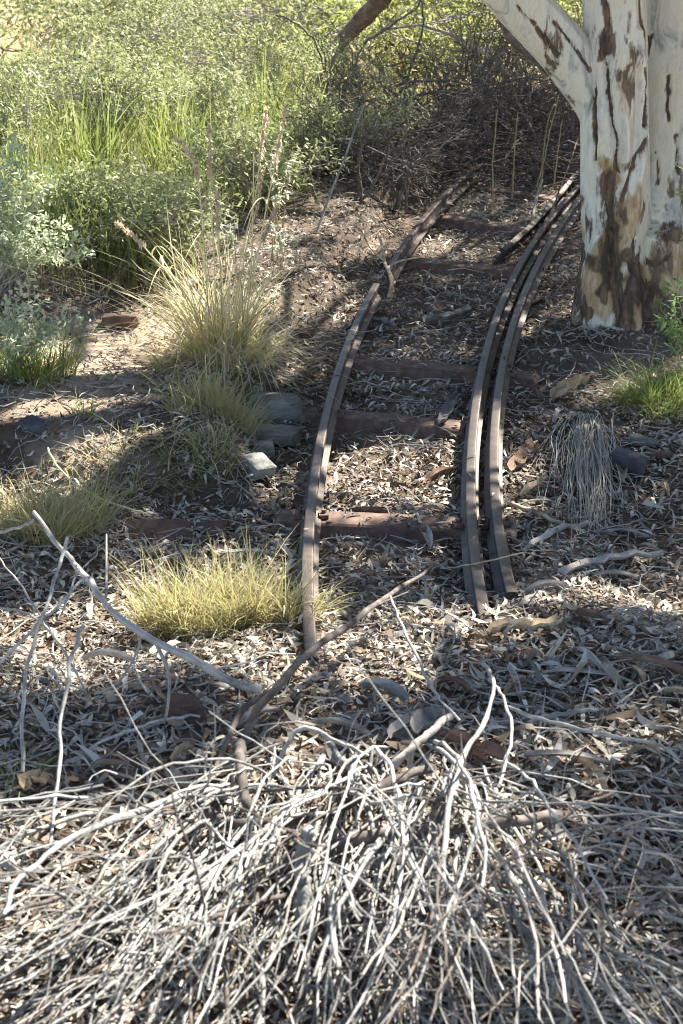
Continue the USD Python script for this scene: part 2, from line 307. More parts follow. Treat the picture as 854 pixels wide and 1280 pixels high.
def hit(px, py, fn):
    """where the line of sight of a point of the photograph meets the surface z = fn(x, y)"""
    d = ray(px, py); t = np.geomspace(1.2, 140, 500)
    for _ in range(3):
        p = EYE + d * t[:, None]
        under = np.nonzero(p[:, 2] < fn(p[:, 0], p[:, 1]))[0]
        if not len(under): break
        k = max(under[0], 1)
        t = np.linspace(t[k - 1], t[k], 30)
    return EYE + d * t[min(len(t) - 1, under[0] if len(under) else len(t) - 1)]

def at_depth(px, py, y):
    d = ray(px, py)
    return EYE + d * (y / d[1])

RAIL_TOP = 0.128
track = lambda x, y: base(y) + RAIL_TOP
def railpath(px, n=90):
    from scipy.interpolate import UnivariateSpline
    q = np.array([hit(a, b, track) for a, b in px])
    d = np.r_[0, np.cumsum(np.linalg.norm(np.diff(q[:, :2], axis=0), axis=1))]
    k = min(3, len(q) - 1)
    t = np.linspace(0, d[-1], n)
    x = UnivariateSpline(d, q[:, 0], k=k, s=len(q) * 0.012 ** 2)(t); y = UnivariateSpline(d, q[:, 1], k=k, s=len(q) * 0.02 ** 2)(t)
    return np.stack([x, y, base(y) + RAIL_TOP], -1)

L1 = railpath([(389, 812), (386, 760), (385, 700), (388, 640), (394, 590), (402, 540), (414, 490), (430, 440), (448, 400), (470, 354)])
L2 = railpath([(484, 340), (502, 308), (526, 276), (556, 242), (598, 205)], 50)
R1 = railpath([(608, 770), (598, 715), (592, 660), (589, 600), (592, 540), (600, 470), (613, 420), (632, 365), (655, 320), (690, 270), (720, 236), (748, 208)])
R2 = railpath([(640, 732), (630, 690), (623, 640), (618, 580), (619, 520), (624, 480), (634, 430), (650, 380), (680, 315), (712, 263), (750, 215)])
R3 = railpath([(630, 307), (658, 283), (690, 250), (728, 205)], 40)
_lx = np.vstack([L1, L2]); _o = np.argsort(_lx[:, 1]); _lx = _lx[_o]
def left_x(y):
    return np.interp(y, _lx[:, 1], _lx[:, 0])
TREE = np.array([1.46, 7.25])

def terrain(x, y, fine=True):
    x, y = np.asarray(x, float), np.asarray(y, float)
    z = base(y)
    edge = left_x(y) - 0.33 + 0.06 * np.sin(y * 5.1)
    z = z + 0.15 * sstep(0.10, -0.12, x - edge) * sstep(4.95, 5.25, y) * (1 - 0.5 * sstep(11, 13, y))
    z = z + 0.16 * sstep(0.6, 2.6, np.abs(x - 0.25)) * sstep(3.2, 5, y) * sstep(14, 11, y)
    z = z + 0.02 * np.exp(-((x - TREE[0]) ** 2 + (y - TREE[1]) ** 2) / 0.35)
    z = z + 0.095 * sstep(4.10, 3.42, y - .45 * (x + .1) * sstep(1.2, .6, np.abs(x)) + .05 * np.sin(x * 7)) * sstep(1.9, 3.0, y)
    z = z + 0.42 * np.exp(-((x - 1.55) ** 2 / 1.2 + (y - 13.0) ** 2 / 0.9))
    if fine:
        P = np.stack([x, y, 0 * x], -1)
        near = sstep(40, 15, np.abs(y) + np.abs(x))
        z = z + near * (0.035 * (meshkit.fbm(P * 4.1, 3, 5) - 0.5) + 0.06 * (meshkit.fbm(P * 1.1, 2, 9) - 0.5) * (1 - np.exp(-((x - 0.35) / 0.9) ** 4)))
    return z

def axis_pts(a, b, fine, far, grow=1.18):
    p = list(np.arange(a, b + 1e-6, fine)); s = fine
    while p[-1] < far:
        s *= grow; p.append(p[-1] + s)
    return p
xp = axis_pts(0, 3.6, 0.05, 220); xs = np.array(sorted([-v for v in xp[1:]] + xp))
yf = axis_pts(1.4, 13.0, 0.055, 260); yb = [1.4]; s = 0.055
while yb[-1] > -60:
    s *= 1.25; yb.append(yb[-1] - s)
ys = np.array(sorted(yb[1:]) + yf)
X, Y = np.meshgrid(xs, ys)
Z = terrain(X, Y)
from scipy.interpolate import RegularGridInterpolator
_grid = RegularGridInterpolator((ys, xs), Z, bounds_error=False, fill_value=None)
def ground(x, y):
    r = _grid(np.stack([np.asarray(y, float), np.asarray(x, float)], -1))
    return r if np.ndim(x) else float(r[0])
def G(px, py, h=0.0):
    """ground point seen at a pixel of the photograph, raised by h"""
    return hit(px, py, lambda x, y: ground(x, y) + h)
def pixel(p):
    q = np.asarray(p) - EYE; z = q @ FWD
    return 427 + q[..., 0] / z * FPX, 640 - (q @ UPV) / z * FPX
V = np.stack([X, Y, Z], -1).reshape(-1, 3)
i, j = np.meshgrid(np.arange(len(ys) - 1), np.arange(len(xs) - 1), indexing='ij')
a = i * len(xs) + j
q = np.stack([a, a + 1, a + len(xs) + 1, a + len(xs)], -1).reshape(-1, 4)
F = np.vstack([q[:, [0, 1, 2]], q[:, [0, 2, 3]]])
c = G(120, 440)
bare = sstep(1.0, 0.35, np.hypot((V[:, 0] - c[0]) / 0.55, (V[:, 1] - c[1]) / 0.65))
for q_, r_ in (((75, 500), 0.35), ((190, 420), 0.4), ((90, 560), .25)):
    c = G(*q_); bare = np.maximum(bare, 0.9 * sstep(1.0, 0.3, np.hypot(V[:, 0] - c[0], V[:, 1] - c[1]) / r_))
put('ground', (V, F), 'soil', smooth=True, attrs={'bare': bare}, kind='structure', label='sloping reddish brown soil bank below the litter and grass', category='ground')

# ------------------------------------------------------------------ rails and sleepers
PROFILE = np.array([(-.034, 0), (-.034, .007), (-.008, .016), (-.006, .022), (-.006, .050), (-.016, .056), (-.0185, .060), (-.0185, .070), (-.0165, .0745), (-.012, .077),
                    (.012, .077), (.0165, .0745), (.0185, .070), (.0185, .060), (.016, .056), (.006, .050), (.006, .022), (.008, .016), (.034, .007), (.034, 0)])
def rail_mesh(path, tilt=0.0, sink=(0, 0)):
    p = np.array(path); n = len(p)
    t = np.gradient(p, axis=0); t /= np.linalg.norm(t, axis=1, keepdims=True)
    side = unit(np.cross(t, [0, 0, 1.0])); up = np.cross(side, t)
    side, up = side * math.cos(tilt) + up * math.sin(tilt), up * math.cos(tilt) - side * math.sin(tilt)
    s = np.linspace(0, 1, n)
    p[:, 2] -= sink[0] * sstep(0.18, 0, s) + sink[1] * sstep(0.85, 1, s)
    k = len(PROFILE)
    v = p[:, None] + PROFILE[None, :, 0:1] * side[:, None] + (PROFILE[None, :, 1:2] - 0.077) * up[:, None]
    i, j = np.meshgrid(np.arange(n - 1), np.arange(k), indexing='ij')
    a0, a1 = i * k + j, i * k + (j + 1) % k
    q = np.stack([a0, a0 + k, a1 + k, a1], -1).reshape(-1, 4)
    import shapely
    tri = trimesh.creation.triangulate_polygon(shapely.Polygon(PROFILE), engine='earcut')
    from scipy.spatial import cKDTree
    idx = cKDTree(PROFILE).query(tri[0])[1][tri[1]]
    f = np.vstack([q[:, [0, 1, 2]], q[:, [0, 2, 3]], idx, idx[:, ::-1] + (n - 1) * k])
    return trimesh.Trimesh(v.reshape(-1, 3), f, process=False)
put('rail', rail_mesh(L1, sink=(0.02, 0.0)), 'rail_steel', smooth=35, label='long curved rusty rail beside the grass tussocks and grey stones', category='rail')
put('rail', rail_mesh(L2, tilt=0.10), 'rail_steel', smooth=35, label='dark rusty rail length past the broken joint, ending in the brush', category='rail')
put('rail', rail_mesh(R1, sink=(0.02, 0.0)), 'rail_steel', smooth=35, label='inner of the two close curved rails on the tree side', category='rail')
put('rail', rail_mesh(R2, sink=(0.02, 0.0)), 'rail_steel', smooth=35, label='outer of the two close curved rails, passing right by the tree base', category='rail')
r3 = R3.copy(); r3[:, 2] -= 0.02
put('rail', rail_mesh(r3, tilt=-0.5), 'rail_steel', smooth=35, label='short loose dark rail lying beside the rails near the sprouting stems', category='rail')

SLEEPERS = []
def sleeper(a, b, label, height=0.05, clips=(), width=0.118, yawfix=0.0, roll=0.0):
    """pressed steel trough sleeper: sloping sides, open below, turned-down ends"""
    pa, pb = (hit(*q, lambda x, y: base(y) + height) for q in (a, b))
    pa[2], pb[2] = base(pa[1]) + height, base(pb[1]) + height
    c = (pa + pb) / 2; L = np.linalg.norm(pb - pa); ex = unit(pb - pa); ez = unit(np.array([0, -0.12, 1.0])); ey = unit(np.cross(ez, ex)); ez = np.cross(ex, ey)
    ey, ez = ey * math.cos(roll) + ez * math.sin(roll), ez * math.cos(roll) - ey * math.sin(roll)
    w, h, t = width / 2, 0.055, 0.007
    outer = [(-w - .012, -h), (-w, -.006), (-w + .008, 0), (w - .008, 0), (w, -.006), (w + .012, -h)]
    inner = [(w + .005, -h), (w - .008, -t), (-w + .008, -t), (-w - .005, -h)]
    prof = np.array(outer + inner); k = len(prof)
    xs_ = np.r_[-L / 2, np.linspace(-L / 2 + .02, L / 2 - .02, 9), L / 2]
    dz = np.r_[-.02, np.zeros(9), -.02]
    v = np.array([c + ex * x_ + ey * p_[0] + ez * (p_[1] + d_) for x_, d_ in zip(xs_, dz) for p_ in prof])
    n = len(xs_)
    ii, jj = np.meshgrid(np.arange(n - 1), np.arange(k), indexing='ij')
    a0, a1 = ii * k + jj, ii * k + (jj + 1) % k
    q = np.stack([a0, a1, a1 + k, a0 + k], -1).reshape(-1, 4)
    f = [q[:, [0, 1, 2]], q[:, [0, 2, 3]]]
    endq = np.array([[0, 1, 8, 9], [1, 2, 7, 8], [2, 3, 7, 7], [3, 4, 6, 7], [4, 5, 6, 6]])
    for o, flip in ((0, 1), ((n - 1) * k, -1)):
        e = np.vstack([endq[:, [0, 1, 2]], endq[:, [0, 2, 3]]]) + o
        f.append(e[:, ::-1] if flip == 1 else e)
    th = thing('sleeper', label, 'railway sleeper', c)
    put('trough', (v, np.vstack(f)), 'sleeper_rust', th)
    for path in clips:
        d = np.abs((path - c) @ ey); m = int(np.argmin(d + 10 * (np.abs((path - c) @ ex) > L / 2)))
        if d[m] > 0.1: continue
        o = path[m]; tt = unit(np.gradient(path, axis=0)[m]); sd = unit(np.cross(tt, [0, 0, 1.0]))
        for sg in (-1, 1):
            cc = o + sd * sg * 0.043; cc[2] = base(o[1]) + height + 0.008
            bx = trimesh.creation.box([0.034, 0.05, 0.014]); vv = bx.vertices @ np.stack([sd, tt, [0, 0, 1]]) + cc
            cl = put('rail_clip', (vv, bx.faces), 'sleeper_rust', th)
            cy = trimesh.creation.cylinder(0.009, 0.012, sections=6); put('bolt', (cy.vertices + cc + [0, 0, 0.013], cy.faces), 'sleeper_rust', cl)
    SLEEPERS.append((c, ex, ey, L, width))
sleeper((342, 643), (646, 657), 'rusty steel sleeper half in sun next to the yellow-green tussock', clips=(L1, R1, R2), height=0.056)
sleeper((376, 512), (588, 532), 'dark steel sleeper level with the stacked grey stones, hollow below it', clips=(L1, R1))
sleeper((440, 447), (674, 470), 'rusty steel sleeper whose end shows beyond both tree-side rails', clips=(L1, R1, R2))
sleeper((628, 383), (702, 394), 'nearly buried sleeper end beside the tree base', height=0.03, clips=())
sleeper((496, 322), (650, 337), 'shaded rusty sleeper just above the pale forked stick', clips=(L2, R1))
sleeper((545, 268), (700, 294), 'dark sleeper with an open hollow between the farther rails', clips=(L2, R1, R2), height=0.052)
sleeper((612, 235), (716, 250), 'last visible sleeper, almost lost in shade below the brush mound', clips=(R1,), height=0.035)

# ------------------------------------------------------------------ the gum tree
from scipy.spatial import cKDTree
def stem(name, path, radii, n=90, m=56, flare=None, seed=0, bumps=(), streaks=(), ochres=(), ridges=(), parent=None, stain=0.0, lobes=0.05):
    """one smooth-barked stem: an uneven tapered tube with bumps, dark streaks and ochre stains given as points on its surface"""
    par = np.linspace(0, 1, n); par = np.where(par < .72, par / .72 * .33, .33 + (par - .72) / .28 * .67) if n > 100 else par
    dense = spline(path, 2000); p = np.stack([np.interp(par, np.linspace(0, 1, 2000), dense[:, k]) for k in range(3)], -1)
    r = np.interp(par, np.linspace(0, 1, len(radii)), radii)
    t = unit(np.gradient(p, axis=0))
    a = np.array([1.0, 0, 0]); A = []
    for k in range(n):
        a = unit(a - t[k] * (a @ t[k])); A.append(a)
    A = np.array(A); B = np.cross(t, A)
    ang = np.linspace(0, 2 * np.pi, m, endpoint=False)
    d = np.cos(ang)[None, :, None] * A[:, None] + np.sin(ang)[None, :, None] * B[:, None]
    s = par[:, None]
    rr = r[:, None] * (1 + lobes * np.sin(3 * ang[None] + 2.5 * s + seed) + 0.6 * lobes * np.sin(5 * ang[None] - 4 * s + seed * 2))
    if flare:
        rr = rr * (1 + flare * np.exp(-s * 14) * (1 + 0.45 * np.sin(4 * ang[None] + seed) + 0.2 * np.sin(7 * ang[None])))
    v = p[:, None] + rr[..., None] * d
    v = v + d * (0.035 * r[:, None, None] * 2 * (meshkit.fbm(v * np.array([7, 7, 3.0]), 4, seed)[..., None] - 0.5) * 2)
    vn = d.copy()
    for (q, rad, amp) in bumps:
        e = np.exp(-(np.linalg.norm(v - np.asarray(q), axis=-1) / rad) ** 2)[..., None]
        v = v + vn * amp * e
    def near(lines):
        out = np.zeros(v.shape[:2])
        for pts, w, amt in lines:
            pts = np.asarray(pts, float)
            if len(pts) > 1: pts = spline(pts, 50)
            dist = cKDTree(pts[:, ::2]).query(v[:, :, ::2].reshape(-1, 2))[0].reshape(v.shape[:2]) + 9 * (d[..., 1] > 0.1)
            dist = dist * (0.1 + 2.2 * meshkit.fbm(v * np.array([30, 30, 11.0]), 4, 3))
            out = np.maximum(out, amt * np.clip(1 - dist / (w * 2.6), 0, 1))
        return out
    bark, ochre = near(streaks), near(ochres)
    for pts, w, amt in ridges:
        pts = spline(np.asarray(pts, float), 60)
        dist = cKDTree(pts[:, ::2]).query(v[:, :, ::2].reshape(-1, 2))[0].reshape(v.shape[:2]) + 9 * (d[..., 1] > 0.1)
        v = v + d * (amt * np.exp(-(dist / w) ** 2))[..., None]
    v = v - d * (.010 * sstep(.2, .6, bark) * (.6 + .8 * meshkit.noise(v * 60.0, 2)))[..., None]
    # weathered rear side: loose random streaks all round, so the stem looks right from any side
    strk = meshkit.fbm(np.stack([v[..., 0] * 9 + seed, v[..., 1] * 9, v[..., 2] * 1.3], -1), 3, seed + 4)
    bark = np.maximum(bark, sstep(0.56, 0.74, strk) * 0.42)
    if stain:
        low = sstep(stain * 1.25, stain * 0.3, v[..., 2] - v[0, :, 2].mean() + 0.5 * stain * (meshkit.fbm(v * np.array([11, 11, 4.0]), 3, 8) - 0.5) * 2)
        bark = np.maximum(bark, 0.60 * low * sstep(0.43, 0.58, meshkit.fbm(v * np.array([13, 13, 5.0]), 3, 31))); ochre = np.maximum(ochre, 0.66 * low * sstep(.3, .55, meshkit.fbm(v * np.array([8, 8, 3.5]), 3, 12)))
    f = []
    i, j = np.meshgrid(np.arange(n - 1), np.arange(m), indexing='ij')
    a0, a1 = i * m + j, i * m + (j + 1) % m
    q = np.stack([a0, a1, a1 + m, a0 + m], -1).reshape(-1, 4)
    F = np.vstack([q[:, [0, 1, 2]], q[:, [0, 2, 3]], [[(n - 1) * m, (n - 1) * m + k, (n - 1) * m + k + 1] for k in range(1, m - 1)]])
    return put(name, (v.reshape(-1, 3), F), 'gum_bark', parent, smooth=True, attrs={'bark': bark.ravel(), 'ochre': ochre.ravel()})

TY = TREE[1]
gz = ground(*TREE)
tree = thing('gum_tree', 'white-barked gum tree with brown stained base and pale limb forking over the track', 'tree', (TREE[0], TREE[1], gz))
T = lambda px, py, dy=0.0: at_depth(px, py, TY + dy)
mpath = [T(772, 430), T(772, 380), T(771, 320), T(768, 250), T(768, 180), T(768, 100), T(766, 0), T(762, -130), T(752, -420, .2), T(762, -800, .5), T(740, -1150, .9)]
spath = [T(803, 425, .0), T(807, 360, .03), T(819, 300, .09), T(832, 240, .2), T(836, 160, .22), T(840, 60, .24), T(846, -60, .25), T(870, -400, .3), T(910, -800, 0.1), T(960, -1100, -.2)]
lpath = [T(772, 190, .06), T(752, 130, .03), T(722, 85, 0.0), T(690, 45, -.03), T(655, 8, -.06), T(600, -60, -.1), T(520, -190, -.1), T(430, -420, .1), T(330, -800, .4)]
FR = -0.14
S_ = lambda pts, dy=FR: [T(x, y, dy) for x, y in pts]
main_streaks = [(S_([(756, 0), (760, 30), (757, 60)]), .022, 0.62), (S_([(755, 42), (757, 64)]), .036, 0.72), (S_([(743, 95), (744, 150), (745, 200)]), .005, 0.8), (S_([(757, 75), (760, 110), (764, 150), (771, 180), (768, 205), (775, 215)]), .008, 0.75),
                (S_([(803, 0), (805, 40), (809, 75)]), .007, .75), (S_([(807, 85), (808, 115), (805, 158)]), .009, .72), (S_([(806, 176), (795, 200), (784, 225), (776, 250)]), .013, .62), (S_([(733, 250), (728, 290), (724, 320)]), .010, .6),
                (S_([(760, 222), (761, 262), (762, 300), (766, 345), (775, 392)]), .036, .74), (S_([(740, 325), (757, 335), (775, 345)]), .034, .66), (S_([(790, 300), (786, 330), (778, 365)]), .018, .75), (S_([(722, 350), (727, 395)]), .022, .68),
                (S_([(786, 350), (780, 405)]), .024, .66), (S_([(765, 340), (770, 400)]), .030, .62), (S_([(728, 240), (727, 262)]), .010, .6)]
main_ochre = [(S_([(772, 100), (778, 170), (775, 215)]), .05, .42), (S_([(757, 205), (770, 225)]), .05, .7), (S_([(785, 260), (775, 290)]), .06, .9), (S_([(757, 340), (770, 350)]), .04, 0.9), (S_([(790, 340), (785, 395)]), .05, .9), (S_([(740, 330), (755, 390)]), .03, .55)]
main_ridges = [(S_([(803, 40), (806, 120), (806, 190), (796, 250), (784, 310)]), .022, .024), (S_([(733, 110), (736, 200), (728, 280), (722, 360)]), .025, .014), (S_([(757, 85), (762, 130), (768, 180), (774, 240)]), .018, -.016), (S_([(745, 90), (744, 180), (740, 250)]), .012, -.013), (S_([(795, 60), (798, 150), (790, 210)]), .014, -.012), (S_([(770, 110), (780, 160), (782, 200)]), .03, .014), (S_([(750, 300), (742, 350), (735, 400)]), .03, .028), (S_([(762, 290), (764, 350), (768, 400)]), .02, -.03), (S_([(785, 340), (792, 400)]), .03, .03)]
main_bumps = [(T(757, 55, FR), .055, .028), (T(783, 72, FR), .06, .030), (T(806, 168, -.10), .030, .030), (T(760, 150, FR), .10, .012), (T(745, 380, FR), .12, .02)]
stem('trunk', mpath, [.195, .155, .150, .148, .145, .14, .135, .13, .12, .09, .05], flare=0.42, seed=1, bumps=main_bumps, streaks=main_streaks, ochres=main_ochre, ridges=main_ridges, parent=tree, stain=1.05, n=340, m=132)
sec_bumps = [(T(815, 304, -.06), .055, .05), (T(822, 298, -.05), .03, .02)]
sec_streaks = [(S_([(818, 45), (815, 70)], .05), .008, .7), (S_([(838, 95), (836, 130), (838, 150)], .05), .014, .66), (S_([(846, 170), (848, 215)], .05), .012, .66), (S_([(822, 190), (824, 230)], .05), .006, .55), (S_([(800, 318), (815, 328), (832, 318)], -.07), .012, .7), (S_([(800, 350), (815, 380)], -.07), .02, .6)]
stem('second_stem', spath, [.23, .172, .16, .152, .146, .14, .135, .12, .09, .04], flare=0.12, seed=4, bumps=sec_bumps, streaks=sec_streaks, ochres=[(S_([(805, 350), (812, 390)], -.05), .08, .9)], parent=tree, stain=0.95, n=260, m=104)
limb_streaks = [(S_([(645, 8), (655, 20), (668, 30)], -.12), .010, .62), (S_([(670, 36), (685, 55), (697, 70)], -.12), .010, .72), (S_([(692, 28), (712, 50), (728, 72), (738, 88)], -.13), .009, .72)]
stem('limb', lpath, [.13, .125, .12, .118, .115, .11, .10, .08, .04], seed=9, streaks=limb_streaks, parent=tree, n=180, m=72)

# how open the light is over each part of the view (rows and columns of 9 x 14), read off the photograph: decides where the crown's clumps hang
LIT = np.array([[.9, .8, .8, .8, .8, .8, .8, .8, .5], [1, 1, 1, .9, .15, .08, .08, .08, .4], [1, .85, .75, .75, .06, .06, .06, .1, .4], [.4, .15, .75, 1.0, .22, .1, .06, .06, .15],
                [.95, .95, .98, 1.0, .35, .12, .1, .08, .35], [.85, .8, .7, .55, .3, .35, .45, .25, .12], [.7, .35, .4, .4, .7, .75, .6, .4, .35], [.35, .15, .6, .95, .75, .5, .2, .35, .45],
                [.2, .15, .4, .85, .75, .5, .2, .3, .45], [.35, .4, .4, .75, .7, .55, .75, .75, .7], [.65, .75, .6, .45, .35, .5, .8, .75, .6], [.75, .7, .5, .4, .35, .6, .75, .7, .65], [.65, .6, .45, .45, .45, .6, .7, .65, .6], [.7] * 9])
def lit_at(px, py):
    from scipy.ndimage import map_coordinates
    return map_coordinates(LIT, [np.clip(np.atleast_1d(py) / 98.5 - .5, 0, 13), np.clip(np.atleast_1d(px) / 95 - .5, 0, 8)], order=1)
rc = np.random.default_rng(21)
gp = []
for _ in range(9000):
    y = rc.uniform(1.9, 13.2); x = rc.uniform(-1, 1) * (.27 * y + .7)
    gp.append((x, y))
gp = np.array(gp); gp = np.c_[gp, ground(gp[:, 0], gp[:, 1]) + .05]
ppx, ppy = pixel(gp)
patch = meshkit.fbm(np.c_[gp[:, :2] * [2.0, 1.6], np.zeros(len(gp))], 2, 17)
patch = np.argsort(np.argsort(patch)) / len(patch)
gp = gp[patch > lit_at(ppx, ppy) * .95 + .08]
tp = np.stack([rc.uniform(1.15, 2.0, 700), np.full(700, TY - .17), rc.uniform(.4, 2.4, 700)], -1)
tp = tp[meshkit.fbm(tp * 2.3, 2, 5) > .40]
gp = np.vstack([gp, tp])
h = rc.uniform(2.7, 4.2, len(gp)); h[-len(tp):] = rc.uniform(3.3, 4.6, len(tp))
clumps = gp + SUN_DIR * ((h - gp[:, 2]) / SUN_DIR[2])[:, None]
extra = np.stack([rc.normal(4.6, .9, 150), rc.normal(11.6, .9, 150), rc.uniform(5.2, 7.4, 150)], -1)
allc = np.vstack([clumps, extra])
n_leaf = 14
cp = np.repeat(allc, n_leaf, 0) + rc.normal(0, 0.055, (len(allc) * n_leaf, 3))
cp = cp[cp[:, 2] > 2.6]
g_ = G(283, 440); fall = cp - SUN_DIR * ((cp[:, 2] - .75) / SUN_DIR[2])[:, None]    # an opening in the crown over the tall grass
for ox, oy, oh, orx, ory in ((490, 648, .06, .24, .15), (280, 745, .2, .25, .2), (604, 570, .13, .13, .32), (388, 700, .12, .10, .5), (110, 455, .03, .40, .30), (60, 265, .5, .4, .3), (80, 790, .25, .30, .25), (450, 600, .03, .2, .15), (150, 590, .1, .2, .15), (60, 640, .15, .2, .2), (340, 505, .1, .12, .12)):
    g2 = G(ox, oy); fl = cp - SUN_DIR * ((cp[:, 2] - g2[2] - oh) / SUN_DIR[2])[:, None]    # further small gaps in the leaves
    cp = cp[np.hypot((fl[:, 0] - g2[0]) / orx, (fl[:, 1] - g2[1]) / ory) > 1]
fall = cp - SUN_DIR * ((cp[:, 2] - .75) / SUN_DIR[2])[:, None]
hi = fall + SUN_DIR * (.75 / SUN_DIR[2])
cp = cp[(np.hypot((fall[:, 0] - g_[0]) / .42, (fall[:, 1] - g_[1]) / .50) > 1) & (np.hypot((hi[:, 0] - g_[0]) / .6, (hi[:, 1] - g_[1]) / .5) > 1)]
N = len(cp)
lv = leaf_batch(cp, rc.uniform(.09, .16, N), rc.uniform(.016, .026, N), rc.uniform(0, 6.3, N), rc.normal(.9, .35, N), rc.normal(0, .7, N), rc.normal(0, .5, N), rc.normal(0, .4, N), st=4)
put('leaves', lv, 'gum_leaf', tree, kind='stuff')
from scipy.cluster.vq import kmeans2
cen, lab = kmeans2(allc, 26, seed=3, minit='++')
tops = [spline(mpath, 90)[70], spline(spath, 90)[62], spline(lpath, 90)[80]]
bt = []
for k in range(len(cen)):
    mem = allc[lab == k]
    if len(mem) < 3: continue
    o = min(tops, key=lambda q: np.linalg.norm(q - cen[k]))
    mid = crook(o, cen[k], 9, .10, rc, arc=.10); bt.append(tube(mid, np.linspace(.05, .014, 9), 6))
    for c in mem[::7]:
        bt.append(tube(crook(mid[rc.integers(5, 9)], c, 4, .08, rc, arc=.06), np.linspace(.008, .003, 4), 3))
put('branch', join(bt), 'bark_grey', tree, kind='stuff')

# ------------------------------------------------------------------ stones
def rock(size, seed, n=18, cuts=.34, yaw=0, tilt=(0, 0)):
    rg = np.random.default_rng(seed)
    p = rg.uniform(-1, 1, (n, 3)); p = np.sign(p) * np.abs(p) ** cuts
    p += rg.normal(0, .10, p.shape)
    m = trimesh.convex.convex_hull(p * np.asarray(size) / 2)
    v, f = trimesh.remesh.subdivide_to_size(m.vertices, m.faces, max(size) / 9)
    m = trimesh.Trimesh(v, f); m.merge_vertices()
    m.vertices += m.vertex_normals * (max(size) * .06 * (meshkit.fbm(m.vertices / max(size) * 5 + seed, 3, seed)[:, None] - .5))
    R = trimesh.transformations.euler_matrix(tilt[0], tilt[1], yaw)
    m.apply_transform(R)
    return m
def stone(px, py, size, material, seed, label, yaw=0, tilt=(0, 0), lift=0.3, name='stone', **k):
    m = rock(size, seed, yaw=yaw, tilt=tilt, **k)
    g = G(px, py); m.apply_translation(g + [0, 0, size[2] * lift])
    put(name, m, material, smooth=16, label=label, category='stone')
stone(341, 522, (.22, .22, .10), 'grey_stone', 3, 'large blocky grey stone on top of the flat slab by the rail', yaw=.15, lift=.5, tilt=(-.1, .05), cuts=.14, n=40)
stone(342, 552, (.235, .17, .05), 'grey_stone', 8, 'flat grey slab lying under the large blocky stone', yaw=-.12, lift=.5, cuts=.14, n=40)
stone(328, 573, (.10, .08, .085), 'grey_stone', 12, 'small banded upright stone under the grey slab', yaw=.3, lift=.35)
stone(322, 595, (.115, .12, .07), 'pale_stone', 15, 'pale triangular stone lowest below the grey slab', yaw=.7, lift=.5, tilt=(.25, 0))
stone(787, 592, (.15, .10, .09), 'dark_stone', 21, 'blackish cut stone by the dry straw tuft', yaw=-.7, lift=.5, tilt=(.2, .1))
stone(806, 556, (.14, .07, .04), 'grey_stone', 24, 'flat grey stone just behind the blackish stone', yaw=-.5, lift=.5)
stone(762, 560, (.07, .05, .04), 'dark_stone', 29, 'small dark chip of stone against the straw tuft', yaw=.5)
stone(200, 672, (.24, .12, .06), 'red_stone', 31, 'flat reddish brown stone behind the yellow-green tussock', yaw=.06, lift=.25, tilt=(.45, 0))
stone(262, 668, (.13, .09, .06), 'red_stone', 34, 'smaller reddish stone between the tussock and the flat red stone', yaw=-.15, lift=.2, tilt=(.3, 0))
stone(234, 900, (.11, .09, .065), 'red_stone', 37, 'rust red broken stone lying in the leaf litter', yaw=.2, lift=.4)
stone(36, 538, (.12, .11, .12), 'dark_stone', 41, 'rounded dark stone sunk in the bare soil bank', yaw=.4, lift=.0, cuts=.7)
stone(150, 409, (.17, .11, .06), 'red_stone', 44, 'flat brown stone at the shadowed foot of the shrubs', lift=.5)
stone(395, 92, (1.0, .6, .42), 'pale_stone', 47, 'large pale stone in the scrub beyond the track', lift=.3)
stone(372, 80, (.8, .6, .7), 'red_stone', 50, 'dark red boulder beside the large pale stone', lift=.25)
stone(428, 76, (.7, .6, .8), 'red_stone', 53, 'dark red boulder under the leaning brown log', lift=.25)
stone(372, 424, (.16, .07, .06), 'red_stone', 56, 'narrow dark red stone among the leaves uphill of the blocky stone', lift=.5, yaw=-.15)
stone(660, 835, (.08, .07, .05), 'red_stone', 59, 'small reddish stone in the hollow beyond the rail ends', lift=.3)
stone(832, 575, (.06, .05, .03), 'red_stone', 62, 'small brownish stone at the edge by the dry grass roots', lift=.5)

# ------------------------------------------------------------------ leaf litter
rl = np.random.default_rng(5)
railpts = np.vstack([np.c_[p[::2, :2]] for p in (L1, L2, R1, R2)])
from scipy.spatial import cKDTree
railtree = cKDTree(railpts)
def near_sleeper(P):
    """0 off the sleepers, 1 on a sleeper's top, 2 in the hollow along its near side"""
    out = np.zeros(len(P), int)
    for c, ex, ey, L, w in SLEEPERS:
        u, v_ = (P - c[:2]) @ ex[:2] / (np.linalg.norm(ex[:2]) ** 2), (P - c[:2]) @ ey[:2]
        out[(np.abs(u) < L / 2) & (np.abs(v_) < w / 2 + .01)] = 1
        out[(np.abs(u) < L / 2 - .1) & (v_ < -w / 2) & (v_ > -w / 2 - .09)] = 2
    return out
def litter_density(x, y):
    d = np.ones_like(x)
    lx = left_x(y)
    bank = sstep(-.5, -.9, x - lx) * sstep(4.9, 5.3, y)
    d *= 1 - .6 * bank
    d *= 1 - .6 * np.exp(-((x - TREE[0] + .1) ** 2 + (y - TREE[1] + .5) ** 2) / .18)
    d *= .5 + .5 * sstep(.30, .5, meshkit.fbm(np.stack([x * 1.7, y * 1.7, 0 * x], -1), 3, 14))
    return d
def scatter(n, y0, y1, spread):
    y = y0 + (y1 - y0) * rl.random(n) ** spread
    half = .30 * y + .35
    x = rl.uniform(-1, 1, n) * half
    k = rl.random(n) < litter_density(x, y)
    return np.stack([x[k], y[k]], -1)
